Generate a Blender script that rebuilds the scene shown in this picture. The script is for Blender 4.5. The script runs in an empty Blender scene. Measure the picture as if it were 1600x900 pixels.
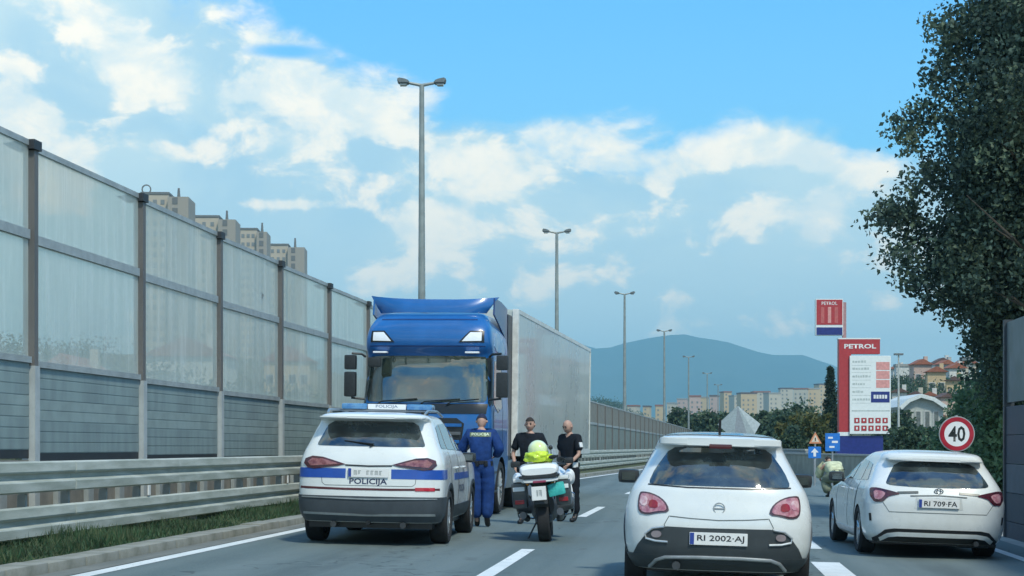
import bpy, bmesh, math, random
import numpy as np
from mathutils import Vector, Matrix
from mathutils.bvhtree import BVHTree
from mathutils.geometry import tessellate_polygon

R = math.radians
C = bpy.context.scene.collection
# ------------------------------------------------------------------ camera
H = 1.35            # eye height
FPX = 2600.0        # focal length in photo pixels (1600 wide)
YAW = R(6.25)       # camera looks left of the road's direction
HOR = 698.0         # horizon row in the photo
cam_d = bpy.data.cameras.new('camera'); cam = bpy.data.objects.new('camera', cam_d); C.objects.link(cam)
cam.location = (0, 0, H); cam.rotation_euler = (R(90), 0, YAW)
cam_d.sensor_width = 36; cam_d.lens = 36*FPX/1600; cam_d.shift_y = (HOR-450)/1600
cam_d.clip_start = .1; cam_d.clip_end = 30000
bpy.context.scene.camera = cam
FW = Vector((-math.sin(YAW), math.cos(YAW), 0)); RT = Vector((math.cos(YAW), math.sin(YAW), 0))
def W(px, d, py=None):
    """point at camera depth d seen in column px (and row py)"""
    p = FW*d + RT*((px-800)/FPX*d)
    z = 0 if py is None else H+(HOR-py)/FPX*d
    return Vector((p.x, p.y, z))
def AZ(px): return math.atan((px-800)/FPX)
# ------------------------------------------------------------------ view / light
sc = bpy.context.scene
sc.view_settings.view_transform = 'Standard'; sc.view_settings.look = 'None'
sc.view_settings.exposure = .48; sc.view_settings.gamma = 1
SUN_EL, SUN_AZ = R(51), R(146)     # azimuth clockwise from +Y (the road's direction): behind the camera, to the right
sd = bpy.data.lights.new('sun', 'SUN'); so = bpy.data.objects.new('sun', sd); C.objects.link(so)
sd.energy = 2.3; sd.angle = R(7.0); sd.color = (1, .97, .82)
sv = Vector((math.sin(SUN_AZ)*math.cos(SUN_EL), math.cos(SUN_AZ)*math.cos(SUN_EL), math.sin(SUN_EL)))
so.rotation_euler = sv.to_track_quat('Z', 'Y').to_euler()
world = bpy.data.worlds.new('World'); sc.world = world; world.use_nodes = True
wt = world.node_tree; wt.nodes.clear()

class NT:
    """tiny helper to write node trees as expressions"""
    def __init__(s, t): s.t = t
    def n(s, kind, **kw):
        x = s.t.nodes.new(kind)
        for k, v in kw.items(): setattr(x, k, v)
        return x
    def put(s, sock, v):
        if isinstance(v, bpy.types.NodeSocket): s.t.links.new(v, sock)
        elif isinstance(v, (tuple, list)) and len(v) == 3 and sock.type == 'RGBA': sock.default_value = (*v, 1)
        else: sock.default_value = v
    def m(s, op, a, b=0., c=0., clamp=False):
        x = s.n('ShaderNodeMath', operation=op, use_clamp=clamp)
        for i, v in enumerate((a, b, c)): s.put(x.inputs[i], v)
        return x.outputs[0]
    def mix(s, f, a, b, mode='MIX'):
        x = s.n('ShaderNodeMix', data_type='RGBA', blend_type=mode)
        s.put(x.inputs[0], f); s.put(x.inputs[6], a); s.put(x.inputs[7], b)
        return x.outputs[2]
    def ss(s, v, a, b, lo=0., hi=1.):
        x = s.n('ShaderNodeMapRange', interpolation_type='SMOOTHSTEP')
        s.put(x.inputs[0], v); s.put(x.inputs[1], a); s.put(x.inputs[2], b); s.put(x.inputs[3], lo); s.put(x.inputs[4], hi)
        return x.outputs[0]
    def noise(s, vec, scale, detail=4, rough=.5, dist=0.):
        x = s.n('ShaderNodeTexNoise')
        if vec is not None: s.put(x.inputs['Vector'], vec)
        x.inputs['Scale'].default_value = scale; x.inputs['Detail'].default_value = detail
        x.inputs['Roughness'].default_value = rough; x.inputs['Distortion'].default_value = dist
        return x.outputs[0]
    def ramp(s, f, stops, interp='LINEAR'):
        x = s.n('ShaderNodeValToRGB'); cr = x.color_ramp; cr.interpolation = interp
        while len(cr.elements) < len(stops): cr.elements.new(.5)
        for e, (p, c) in zip(cr.elements, stops):
            e.position = p; e.color = (c, c, c, 1) if isinstance(c, (int, float)) else (*c, 1)
        s.put(x.inputs[0], f); return x.outputs[0]
def lin(r, g, b):
    f = lambda c: (c/255/12.92) if c/255 <= .04045 else ((c/255+.055)/1.055)**2.4
    return (f(r), f(g), f(b))

def build_sky():
    N = NT(wt)
    geo = N.n('ShaderNodeTexCoord').outputs['Generated']
    sep = N.n('ShaderNodeSeparateXYZ'); N.put(sep.inputs[0], geo)
    x, y, z = sep.outputs
    az = N.m('SUBTRACT', N.m('ARCTAN2', x, y), -YAW)          # 0 along the view axis
    el = N.m('ARCSINE', z)
    sky = N.n('ShaderNodeTexSky', sky_type='NISHITA', sun_disc=False)
    sky.sun_elevation = SUN_EL; sky.sun_rotation = SUN_AZ
    sky.air_density = 1.0; sky.dust_density = 1.5; sky.ozone_density = 1.5
    nish = N.mix(1., sky.outputs[0], (.1, .1, .1), 'MULTIPLY')
    # clear-sky colours by elevation
    grad = N.ramp(N.m('DIVIDE', el, 1.5), [(0, lin(180, 222, 226)), (.05, lin(154, 216, 236)), (.10, lin(122, 206, 248)),
        (.17, lin(94, 184, 250)), (.4, lin(72, 155, 232)), (1, lin(58, 120, 205))])
    clear = N.mix(.10, grad, nish)
    cv = N.n('ShaderNodeCombineXYZ'); N.put(cv.inputs[0], az); N.put(cv.inputs[1], N.m('MULTIPLY', el, 1.45)); cv = cv.outputs[0]
    # wrap-safe noise: 3-D direction stretched vertically
    vm = N.n('ShaderNodeVectorMath', operation='MULTIPLY'); N.put(vm.inputs[0], geo); vm.inputs[1].default_value = (1, 1, 1.5); dv = vm.outputs[0]
    n1 = N.noise(dv, 9, 7, .55, .4); n2 = N.noise(dv, 22, 6, .6, .3); n3 = N.noise(dv, 4.0, 3, .5); n4 = N.noise(dv, 60, 5, .6, .4)
    # upper edge of the cloud bank (elevation) against azimuth
    pts = [(0, -160), (120, -120), (300, -60), (470, 20), (520, 70), (560, 85), (640, 125), (760, 165), (900, 192), (1000, 215), (1080, 205), (1160, 205),
           (1240, 190), (1330, 200), (1400, 235), (1600, 260)]
    def elv(px, py): return math.atan((HOR-py)/math.hypot(FPX, px-800))
    st = [((AZ(px)+.5)/1.0, elv(px, py)/.5) for px, py in pts]
    edge = N.m('MULTIPLY', N.ramp(N.m('ADD', az, .5), st, 'B_SPLINE'), .5)
    wob = N.m('ADD', N.m('MULTIPLY', N.m('SUBTRACT', n1, .5), .11), N.m('MULTIPLY', N.m('SUBTRACT', n2, .5), .04))
    dd = N.m('ADD', N.m('SUBTRACT', edge, el), wob)           # >0 below the edge
    m1 = N.ss(dd, -.006, .020)
    def blobs(lst):
        tot = None
        for (px, py, rx, ry, wgt) in lst:
            a0, e0 = AZ(px), elv(px, py)
            q = N.m('ADD', N.m('POWER', N.m('DIVIDE', N.m('SUBTRACT', az, a0), rx/FPX), 2.), N.m('POWER', N.m('DIVIDE', N.m('SUBTRACT', el, e0), ry/FPX), 2.))
            g = N.m('MULTIPLY', N.m('EXPONENT', N.m('MULTIPLY', q, -1.)), wgt)
            tot = g if tot is None else N.m('ADD', tot, g)
        return tot
    gaps = blobs([(450, 80, 85, 16, 1.0), (290, 190, 130, 60, .45), (120, 70, 90, 30, .3), (585, 165, 60, 14, .4)])
    m1 = N.m('MULTIPLY', m1, N.ss(N.m('ADD', gaps, N.m('MULTIPLY', N.m('SUBTRACT', n2, .5), .8)), .35, .95, 1., .0))
    # other parts of the sky: scattered cloud of the same kind
    far = N.m('MULTIPLY', N.ss(n3, .44, .62), N.ss(N.m('ABSOLUTE', az), .5, .9))
    m1 = N.m('MAXIMUM', m1, N.m('MULTIPLY', far, .9))
    # bright puffs
    pf = blobs([(30, 190, 95, 80, 1.), (200, 90, 60, 45, .55), (430, 30, 80, 50, 1.), (20, 120, 30, 60, .4), (390, 150, 70, 45, .75), (470, 120, 60, 35, .8),
                (560, 90, 28, 30, .9), (560, 170, 90, 45, .6), (700, 170, 110, 40, .6), (330, 240, 60, 20, .5), (390, 230, 60, 30, .5), (450, 320, 90, 10, .7), (660, 350, 70, 30, .85),
                (760, 285, 45, 22, .8), (840, 235, 55, 35, .75), (900, 210, 50, 20, .5), (1010, 250, 110, 30, .85), (1035, 280, 24, 26, .8), (1090, 208, 40, 14, .6), (1190, 225, 70, 25, .5),
                (1270, 245, 90, 25, .9), (1290, 325, 40, 35, .75), (1190, 330, 50, 30, .55), (1340, 270, 50, 40, .5), (1270, 365, 18, 12, .5), (560, 300, 70, 25, .5), (90, 20, 120, 30, .5), (250, 130, 120, 60, .45), (640, 220, 120, 50, .5), (480, 200, 90, 50, .5), (300, 60, 70, 60, .4), (940, 260, 90, 30, .5)])
    puff = N.ss(N.m('ADD', N.m('ADD', pf, N.m('MULTIPLY', N.m('SUBTRACT', n1, .5), 2.8)), N.m('MULTIPLY', N.m('SUBTRACT', n2, .5), 3.0)), .20, .66)
    puff = N.m('MULTIPLY', puff, N.ss(n4, .25, .5, .72, 1.))
    puff = N.m('MAXIMUM', puff, N.m('MULTIPLY', far, N.ss(n1, .45, .7)))
    low = N.ss(el, .02, .16)
    base = N.mix(low, lin(214, 230, 228), lin(176, 208, 222))
    base = N.mix(N.m('MULTIPLY', N.ss(n1, .36, .62), N.ss(el, .07, .19, .35, .9)), base, lin(206, 226, 226))
    cloud = N.mix(N.m('MULTIPLY', puff, .88), base, N.mix(N.ss(n2, .4, .62), (.82, .85, .78), (1.2, 1.04, .80)))
    col = N.mix(N.m('MULTIPLY', m1, .93), clear, cloud)
    # below the horizon: soft ground tone
    col = N.mix(N.ss(el, -.03, -.002), lin(120, 130, 128), col)
    bg = N.n('ShaderNodeBackground'); N.put(bg.inputs[0], col); bg.inputs[1].default_value = 1.0
    bg.inputs[1].default_value = 1.0
    out = N.n('ShaderNodeOutputWorld'); wt.links.new(bg.outputs[0], out.inputs[0])
build_sky()

# ------------------------------------------------------------------ materials
MATS = {}
def mat(name, col, rough=.6, metal=0., var=.12, scale=6., bump=0., coat=0., spec=.5, col2=None, bscale=None, streak=None, emit=None):
    if name in MATS: return MATS[name]
    m = bpy.data.materials.new(name); m.use_nodes = True; t = m.node_tree; N = NT(t)
    b = t.nodes['Principled BSDF']
    co = N.n('ShaderNodeTexCoord').outputs['Object']
    if streak:
        vm = N.n('ShaderNodeVectorMath', operation='MULTIPLY'); N.put(vm.inputs[0], co); vm.inputs[1].default_value = streak; co = vm.outputs[0]
    n = N.noise(co, scale, 5, .6)
    f = N.ss(n, .3, .7)
    c2 = col2 if col2 else tuple(min(1, c*(1-var*2)) for c in col)
    N.put(b.inputs['Base Color'], N.mix(f, c2, col))
    N.put(b.inputs['Roughness'], N.m('ADD', rough-.05, N.m('MULTIPLY', n, .1), clamp=True))
    b.inputs['Metallic'].default_value = metal; b.inputs['Coat Weight'].default_value = coat; b.inputs['Coat Roughness'].default_value = .04
    b.inputs['Specular IOR Level'].default_value = spec
    if bump:
        bp = N.n('ShaderNodeBump'); bp.inputs['Strength'].default_value = bump; bp.inputs['Distance'].default_value = .02
        N.put(bp.inputs['Height'], N.noise(co, bscale or scale*6, 4, .6)); N.put(b.inputs['Normal'], bp.outputs[0])
    if emit: b.inputs['Emission Color'].default_value = (*emit, 1); b.inputs['Emission Strength'].default_value = 1
    MATS[name] = m
    if name in ('rear_glass', 'windscreen_glass', 'tinted_glass'): b.inputs['IOR'].default_value = 1.85
    return m
def WHITE():
    if 'white_paint' in MATS: return MATS['white_paint']
    m = mat('white_paint', (.76, .79, .78), .28, var=.03, scale=2, coat=.7); N = NT(m.node_tree); b = m.node_tree.nodes['Principled BSDF']
    co = N.n('ShaderNodeTexCoord').outputs['Object']; sp = N.n('ShaderNodeSeparateXYZ'); N.put(sp.inputs[0], co); old = b.inputs['Base Color'].links[0].from_socket
    n = N.noise(co, 7, 6, .7); n2 = N.noise(co, 2.2, 4, .6)
    d = N.m('MULTIPLY', N.ss(N.m('ADD', sp.outputs[2], N.m('MULTIPLY', n, .5)), .45, 1.15, 1., 0.), N.ss(n2, .3, .65))
    N.put(b.inputs['Base Color'], N.mix(N.m('ADD', N.m('MULTIPLY', d, .38), N.m('MULTIPLY', n2, .10)), old, (.42, .43, .38)))
    N.put(b.inputs['Coat Roughness'], N.m('MULTIPLY', n2, .16)); return m
BLACKP = lambda: mat('black_plastic', (.025, .03, .033), .5, var=.15, scale=20)
DARKTRIM = lambda: mat('dark_trim', (.012, .014, .016), .35, scale=10)
TYRE = lambda: mat('tyre_rubber', (.02, .021, .023), .85, var=.2, scale=25, bump=.2)
RIM = lambda: mat('rim_alloy', (.55, .57, .58), .3, metal=.8, scale=12)
CHROME = lambda: mat('chrome', (.75, .77, .78), .15, metal=1.)
PIPE = lambda: mat('pipe_dark', (.10, .105, .11), .4, metal=.7)
def glass_dark(name='tinted_glass', c=(.015, .02, .022), spec=.7):
    return mat(name, c, .06, var=.3, scale=4, spec=spec, coat=.3)
def glass_inside():
    """car glass with light and dark blotches painted into its colour for a dim cabin (reflections are real)"""
    return mat('rear_glass', (.06, .08, .08), .05, col2=(.006, .009, .010), scale=3.6, coat=.5, spec=.7)
def asphalt():
    m = bpy.data.materials.new('asphalt'); m.use_nodes = True; N = NT(m.node_tree); b = m.node_tree.nodes['Principled BSDF']
    g = N.n('ShaderNodeNewGeometry').outputs['Position']
    def sc_(v):
        vm = N.n('ShaderNodeVectorMath', operation='MULTIPLY'); N.put(vm.inputs[0], g); vm.inputs[1].default_value = v; return vm.outputs[0]
    big = N.noise(sc_((1, .03, 1)), 1.3, 4, .6); mid = N.noise(sc_((1, .4, 1)), .7, 5, .65); fine = N.noise(g, 45, 3, .7); spot = N.noise(sc_((1, .35, 1)), 2.6, 3, .5)
    c = N.mix(N.ss(big, .38, .62), (.100, .140, .140), (.140, .182, .180))
    c = N.mix(N.m('MULTIPLY', N.ss(mid, .48, .66), .45), c, (.088, .118, .118))
    c = N.mix(N.m('MULTIPLY', N.ss(spot, .64, .74), .5), c, (.06, .075, .075))
    c = N.mix(N.m('MULTIPLY', N.ss(fine, .40, .7), .40), c, (.22, .245, .235))
    px = N.n('ShaderNodeSeparateXYZ'); N.put(px.inputs[0], g); px = px.outputs[0]
    def near_(xs):
        o = None
        for v in xs:
            q_ = N.m('ABSOLUTE', N.m('SUBTRACT', px, v)); o = q_ if o is None else N.m('MINIMUM', o, q_)
        return o
    wobx = N.m('MULTIPLY', N.m('SUBTRACT', big, .5), .8)
    oil = N.ss(N.m('ADD', near_((-3.95, -.35, 2.85)), wobx), .05, .55, 1., 0.); trk = N.ss(N.m('ADD', near_((-4.75, -3.15, -1.15, .45, 2.05, 3.65)), wobx), .05, .38, 1., 0.)
    c = N.mix(N.m('MULTIPLY', oil, N.ss(spot, .3, .6, .15, .5)), c, (.075, .095, .095))
    c = N.mix(N.m('MULTIPLY', trk, .30), c, (.165, .205, .20))
    vo = N.n('ShaderNodeTexVoronoi', feature='DISTANCE_TO_EDGE'); vd = N.n('ShaderNodeVectorMath', operation='ADD'); N.put(vd.inputs[0], sc_((.35, .09, 1)))
    nz = N.n('ShaderNodeTexNoise'); nz.inputs['Scale'].default_value = 1.4; N.put(nz.inputs['Vector'], g); q = N.n('ShaderNodeVectorMath', operation='SCALE'); N.put(q.inputs[0], nz.outputs[1]); q.inputs['Scale'].default_value = .5
    N.put(vd.inputs[1], q.outputs[0]); N.put(vo.inputs['Vector'], vd.outputs[0]); vo.inputs['Scale'].default_value = 1.
    crack = N.ss(vo.outputs[0], .003, .009, 1., 0.)
    c = N.mix(N.m('MULTIPLY', crack, .55), c, (.045, .055, .055))
    N.put(b.inputs['Base Color'], c); b.inputs['Roughness'].default_value = .8; b.inputs['Specular IOR Level'].default_value = .3
    bp = N.n('ShaderNodeBump'); bp.inputs['Strength'].default_value = .5; bp.inputs['Distance'].default_value = .012
    N.put(bp.inputs['Height'], fine); N.put(b.inputs['Normal'], bp.outputs[0]); return m
def marking():
    m = bpy.data.materials.new('road_marking'); m.use_nodes = True; N = NT(m.node_tree); b = m.node_tree.nodes['Principled BSDF']
    g = N.n('ShaderNodeNewGeometry').outputs['Position']; n1 = N.noise(g, 14, 5, .75); n2 = N.noise(g, 1.2, 3, .6)
    w = N.ss(N.m('ADD', n1, N.m('MULTIPLY', n2, .5)), .84, .98)
    N.put(b.inputs['Base Color'], N.mix(w, N.mix(N.ss(n2, .3, .7), (.62, .66, .64), (.78, .80, .78)), (.20, .23, .23))); b.inputs['Roughness'].default_value = .7
    return m
def ground_mat(name, a, b_, c3, s=.5):
    m = bpy.data.materials.new(name); m.use_nodes = True; N = NT(m.node_tree); b = m.node_tree.nodes['Principled BSDF']
    g = N.n('ShaderNodeNewGeometry').outputs['Position']
    n1 = N.noise(g, s, 6, .65); n2 = N.noise(g, s*7, 5, .7)
    c = N.mix(N.ss(n1, .35, .65), a, b_); c = N.mix(N.m('MULTIPLY', N.ss(n2, .45, .7), .6), c, c3)
    N.put(b.inputs['Base Color'], c); b.inputs['Roughness'].default_value = .95; b.inputs['Specular IOR Level'].default_value = .15
    return m
def leaf_mat(name, c, tr=.25):
    m = bpy.data.materials.new(name); m.use_nodes = True; t = m.node_tree; N = NT(t); b = t.nodes['Principled BSDF']
    g = N.n('ShaderNodeNewGeometry').outputs['Position']
    N.put(b.inputs['Base Color'], N.mix(N.ss(N.noise(g, 1.7, 3, .6), .35, .65), tuple(x*.65 for x in c), tuple(x*1.3 for x in c)))
    b.inputs['Roughness'].default_value = .6; b.inputs['Specular IOR Level'].default_value = .25
    if tr:
        tl = N.n('ShaderNodeBsdfTranslucent'); N.put(tl.inputs[0], tuple(min(1, x*1.6) for x in c))
        mx = N.n('ShaderNodeMixShader'); mx.inputs[0].default_value = tr
        t.links.new(b.outputs[0], mx.inputs[1]); t.links.new(tl.outputs[0], mx.inputs[2]); t.links.new(mx.outputs[0], t.nodes['Material Output'].inputs[0])
    return m

# ------------------------------------------------------------------ object helpers
def tag(o, label=None, cat=None, group=None, kind=None):
    if label: o['label'] = label
    if cat: o['category'] = cat
    if group: o['group'] = group
    if kind: o['kind'] = kind
    return o
def empty(name, loc=(0, 0, 0), rz=0, label=None, cat=None, group=None):
    o = bpy.data.objects.new(name, None); C.objects.link(o); o.location = loc; o.rotation_euler = (0, 0, rz); o.empty_display_size = .3
    return tag(o, label, cat, group)
def link(name, me, m=None, parent=None, smooth=False, ang=35):
    if m is not None:
        for x in (m if isinstance(m, (list, tuple)) else [m]): me.materials.append(x)
    o = bpy.data.objects.new(name, me); C.objects.link(o)
    if parent is not None: o.parent = parent
    if smooth:
        me.polygons.foreach_set('use_smooth', [True]*len(me.polygons)); me.set_sharp_from_angle(angle=R(ang))
    return o
def obj(name, bm, m, parent=None, smooth=False, ang=35, recalc=True):
    me = bpy.data.meshes.new(name)
    if recalc: bmesh.ops.recalc_face_normals(bm, faces=bm.faces)
    bm.to_mesh(me); bm.free(); return link(name, me, m, parent, smooth, ang)
def BM(): return bmesh.new()
def box(bm, x0, x1, y0, y1, z0, z1, bev=0):
    r = bmesh.ops.create_cube(bm, size=1)
    vs = r['verts']
    for v in vs: v.co = Vector(((x0+x1)/2+v.co.x*(x1-x0), (y0+y1)/2+v.co.y*(y1-y0), (z0+z1)/2+v.co.z*(z1-z0)))
    if bev:
        es = list({e for v in vs for e in v.link_edges})
        bmesh.ops.bevel(bm, geom=es, offset=bev, segments=2, affect='EDGES', profile=.7)
    return bm
def tube(bm, pts, r, n=10, caps=True):
    pts = [Vector(p) for p in pts]; rs = r if isinstance(r, (list, tuple)) else [r]*len(pts); rings = []
    up = None
    for i, p in enumerate(pts):
        t = (pts[min(i+1, len(pts)-1)]-pts[max(i-1, 0)]).normalized()
        if up is None: up = t.orthogonal().normalized()
        a = (up-t*up.dot(t)); a = a.normalized() if a.length > 1e-5 else t.orthogonal().normalized(); up = a; b = t.cross(a)
        rings.append([bm.verts.new(p+(a*math.cos(2*math.pi*k/n)+b*math.sin(2*math.pi*k/n))*rs[i]) for k in range(n)])
    for A, B in zip(rings, rings[1:]):
        for k in range(n): bm.faces.new((A[k], A[(k+1) % n], B[(k+1) % n], B[k]))
    if caps: bm.faces.new(rings[0][::-1]); bm.faces.new(rings[-1])
    return bm
def lathe(bm, prof, axis='X', n=28, c=(0, 0, 0)):
    """prof: (offset along axis, radius)"""
    rings = []
    for a, r in prof:
        ring = []
        for k in range(n):
            q = 2*math.pi*k/n; u, v = r*math.cos(q), r*math.sin(q)
            p = {'X': (a, u, v), 'Y': (u, a, v), 'Z': (u, v, a)}[axis]
            ring.append(bm.verts.new(Vector(p)+Vector(c)))
        rings.append(ring)
    for A, B in zip(rings, rings[1:]):
        for k in range(n): bm.faces.new((A[k], A[(k+1) % n], B[(k+1) % n], B[k]))
    for ring, rr in ((rings[0], prof[0][1]), (rings[-1], prof[-1][1])):
        if rr > 1e-4: bm.faces.new(ring)
    return bm
def prism(bm, poly, y0, y1, axis='Y'):
    """extrude a 2-D polygon; axis Y: poly in (x,z); axis X: poly in (y,z); axis Z: poly in (x,y)"""
    def P(p, t): return {'Y': (p[0], t, p[1]), 'X': (t, p[0], p[1]), 'Z': (p[0], p[1], t)}[axis]
    A = [bm.verts.new(P(p, y0)) for p in poly]; B = [bm.verts.new(P(p, y1)) for p in poly]; n = len(poly)
    for k in range(n): bm.faces.new((A[k], A[(k+1) % n], B[(k+1) % n], B[k]))
    bm.faces.new(A[::-1]); bm.faces.new(B); return bm
def chaikin(p, it=2, keep=.25):
    for _ in range(it):
        q = []
        for i in range(len(p)):
            a, b = Vector(p[i]), Vector(p[(i+1) % len(p)]); q += [a.lerp(b, keep), a.lerp(b, 1-keep)]
        p = q
    return [tuple(v) for v in p]
def copy_tree(o, parent=None):
    c = o.copy(); C.objects.link(c); c.parent = parent
    for ch in list(o.children): copy_tree(ch, c)
    return c
def text_mesh(txt, h, bold=0., sx=1.):
    cu = bpy.data.curves.new('t', 'FONT'); cu.body = txt; cu.size = 1; cu.align_x = 'CENTER'; cu.offset = bold; cu.resolution_u = 2
    o = bpy.data.objects.new('t', cu); C.objects.link(o)
    dg = bpy.context.evaluated_depsgraph_get(); me = bpy.data.meshes.new_from_object(o.evaluated_get(dg)); bpy.data.objects.remove(o)
    co = np.array([v.co[:] for v in me.vertices]); s = h/(co[:, 1].max()-co[:, 1].min()); cy = (co[:, 1].max()+co[:, 1].min())/2; cx = (co[:, 0].max()+co[:, 0].min())/2
    for v in me.vertices: v.co = ((v.co.x-cx)*s*sx, 0, (v.co.y-cy)*s)
    return me
def flat_text(name, txt, h, loc, m, parent, ry=0, bold=0., sx=1., flip=False):
    """text facing -Y in the parent's frame"""
    me = text_mesh(txt, h, bold, sx); o = link(name, me, m, parent); o.location = loc
    if ry: o.rotation_euler = (0, 0, ry)
    return o

# ------------------------------------------------------------------ the road's line and level
SK = [(-50, 0), (30, 0), (48, .3), (65, 1.5), (82, 2.6), (115, 4.2), (152, 5.9), (196, 8), (240, 10), (900, 45)]
def S(y): return float(np.interp(y, [k[0] for k in SK], [k[1] for k in SK]))
def gz(x, y=0): return -.02*max(-7.6, min(6., x-S(y)))
YS = [-12+2*i for i in range(60)]+[108+6*i for i in range(60)]
def strip(name, x0, x1, m, dz=0., y0=-12, y1=460, nx=6, parent=None, kind='structure', solid=0):
    bm = BM(); rows = []
    ys = sorted(set([y0, y1]+[y for y in YS if y0 < y < y1]))
    for y in ys:
        rows.append([bm.verts.new((x0+(x1-x0)*i/nx+S(y), y, gz(x0+(x1-x0)*i/nx+S(y), y)+dz)) for i in range(nx+1)])
    for A, B in zip(rows, rows[1:]):
        for i in range(nx): bm.faces.new((A[i], A[i+1], B[i+1], B[i]))
    if solid:
        r = bmesh.ops.extrude_face_region(bm, geom=bm.faces[:])
        for v in [g for g in r['geom'] if isinstance(g, bmesh.types.BMVert)]: v.co.z -= solid
    o = obj(name, bm, m, parent, recalc=bool(solid))
    if kind and parent is None: o['kind'] = kind
    return o

M_ASPH = asphalt()
M_GRASSG = ground_mat('ground_grass', (.07, .085, .045), (.11, .12, .06), (.05, .07, .03))
M_MARK = marking()
M_KERB = mat('kerb_concrete', (.30, .30, .26), .9, col2=(.18, .185, .15), scale=3, bump=.3)
M_CONC = mat('concrete', (.36, .37, .35), .9, col2=(.25, .26, .25), scale=2.2, bump=.2)

def build_ground():
    # one big sheet to the horizon with the town's hills on it
    xs = sorted(set([-9000, -6000, -4000, -2500, -1500, -900, -600, -400]+list(range(-300, 301, 12))+[340, 400, 500, 600, 800, 1100, 1500, 2500, 4000, 6000, 9000]))
    ys = sorted(set([-300, -100, -40]+list(range(0, 520, 12))+list(range(520, 1500, 40))+list(range(1500, 3000, 120))+[3400, 4000, 5000, 6500, 9500]))
    V = []; F = []
    for y in ys:
        for x in xs: V.append((x, y, ground_h(x, y)))
    n = len(xs)
    for j in range(len(ys)-1):
        for i in range(n-1): F.append((j*n+i, j*n+i+1, (j+1)*n+i+1, (j+1)*n+i))
    me = bpy.data.meshes.new('ground'); me.from_pydata(V, [], F)
    o = link('ground', me, ground_mat('ground_earth', (.10, .11, .06), (.15, .14, .09), (.06, .08, .04), .05), None, True, 60); o['kind'] = 'structure'
def camxy(x, y):
    v = Vector((x, y, 0)); d = v.dot(FW); l = v.dot(RT); return d, (800+FPX*l/d if d > 1 else (9e3 if l > 0 else -9e3))
def sst(a, b, t): t = max(0, min(1, (t-a)/(b-a))); return t*t*(3-2*t)
def ground_h(x, y):
    rel = x-S(min(y, 900)) if y < 900 else x-45
    z = -.45
    d = y
    # hill with houses to the right of the sign
    z += 11.5*sst(150, 320, d)*sst(14, 40, x)*(1-sst(400, 620, d))*(1+.12*math.sin(x*.03))
    # bank beyond the noise wall at left
    z += 16*sst(60, 260, d)*sst(-22, -70, x)
    # long slope under the far town
    z += 22*sst(700, 1500, d)*(1+.15*math.sin(x*.004+1))
    # the valley falls away, the far shore is low
    z -= 60*sst(2200, 3400, d)
    return z
build_ground()
strip('road', -6.42, 4.7, M_ASPH, 0, nx=10)
strip('verge', -9.2, -6.52, M_GRASSG, .05, nx=3, y1=300)
# right: paved shoulder, forecourt area and pavement
strip('shoulder', 4.7, 5.6, M_CONC, -.01, nx=1, y1=60)
strip('forecourt', 4.7, 16, M_ASPH, -.02, y0=60, y1=150, nx=4)
strip('pavement', 4.95, 8.0, M_CONC, .1, y0=44, y1=120, nx=2, solid=.3)
# edge lines and dashes
strip('left_edge_line', -5.90, -5.72, M_MARK, .004, nx=1)
strip('right_edge_line', 4.08, 4.23, M_MARK, .004, nx=1, y1=44)
def mark(name, x0, x1, y0, y1):
    bm = BM(); n = 4; rows = []
    for i in range(n+1):
        y = y0+(y1-y0)*i/n
        rows.append([bm.verts.new((x+S(y), y, gz(x+S(y), y)+.004)) for x in (x0, x1)])
    for A, B in zip(rows, rows[1:]): bm.faces.new((A[0], A[1], B[1], B[0]))
    o = obj(name, bm, M_MARK, None, recalc=False); o['kind'] = 'structure'
LANE_X = -2.10
y = 16.6
for k in range(-1, 16):
    # far ends at depth 22, 37.5, 50 ...
    ya = 15.9+15.05*k
    mark('lane_dash', LANE_X-.085, LANE_X+.085, ya, ya+5.2)
for k in range(0, 10):
    ya = 11.3+5.75*k
    mark('exit_lane_dash', 1.38, 1.72, ya, ya+3.1)
# kerb stones along the left edge: each stone a part of the kerb
kerb = empty('kerb', (0, 0, 0), 0, 'weathered concrete kerb along the left edge line, below the guardrail', 'kerb'); kerb['kind'] = 'structure'
del kerb['category']
kb = BM(); box(kb, -.17, .17, -.495, .495, -.2, .10, .02); kme = None
for k in range(60):
    yk = 9+1.0*k
    if kme is None: ko = obj('kerb_stone', kb, M_KERB, kerb, True); kme = ko.data
    else:
        ko = bpy.data.objects.new('kerb_stone', kme); C.objects.link(ko); ko.parent = kerb
    ko.location = (-6.37+S(yk), yk, gz(-6.4)+random.Random(k).uniform(-.008, .008)); ko.rotation_euler = (0, 0, -math.atan(S(yk+.5)-S(yk-.5)))
ks = strip('kerb_stone', -6.54, -6.2, M_KERB, .10, y0=69, y1=300, nx=1, solid=.3, parent=kerb, kind=None)
# gutter strip of worn concrete
strip('gutter', -6.2, -5.92, mat('gutter_concrete', (.22, .225, .20), .9, col2=(.13, .14, .125), scale=2, streak=(1, .3, 1)), .006, nx=1)

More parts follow.
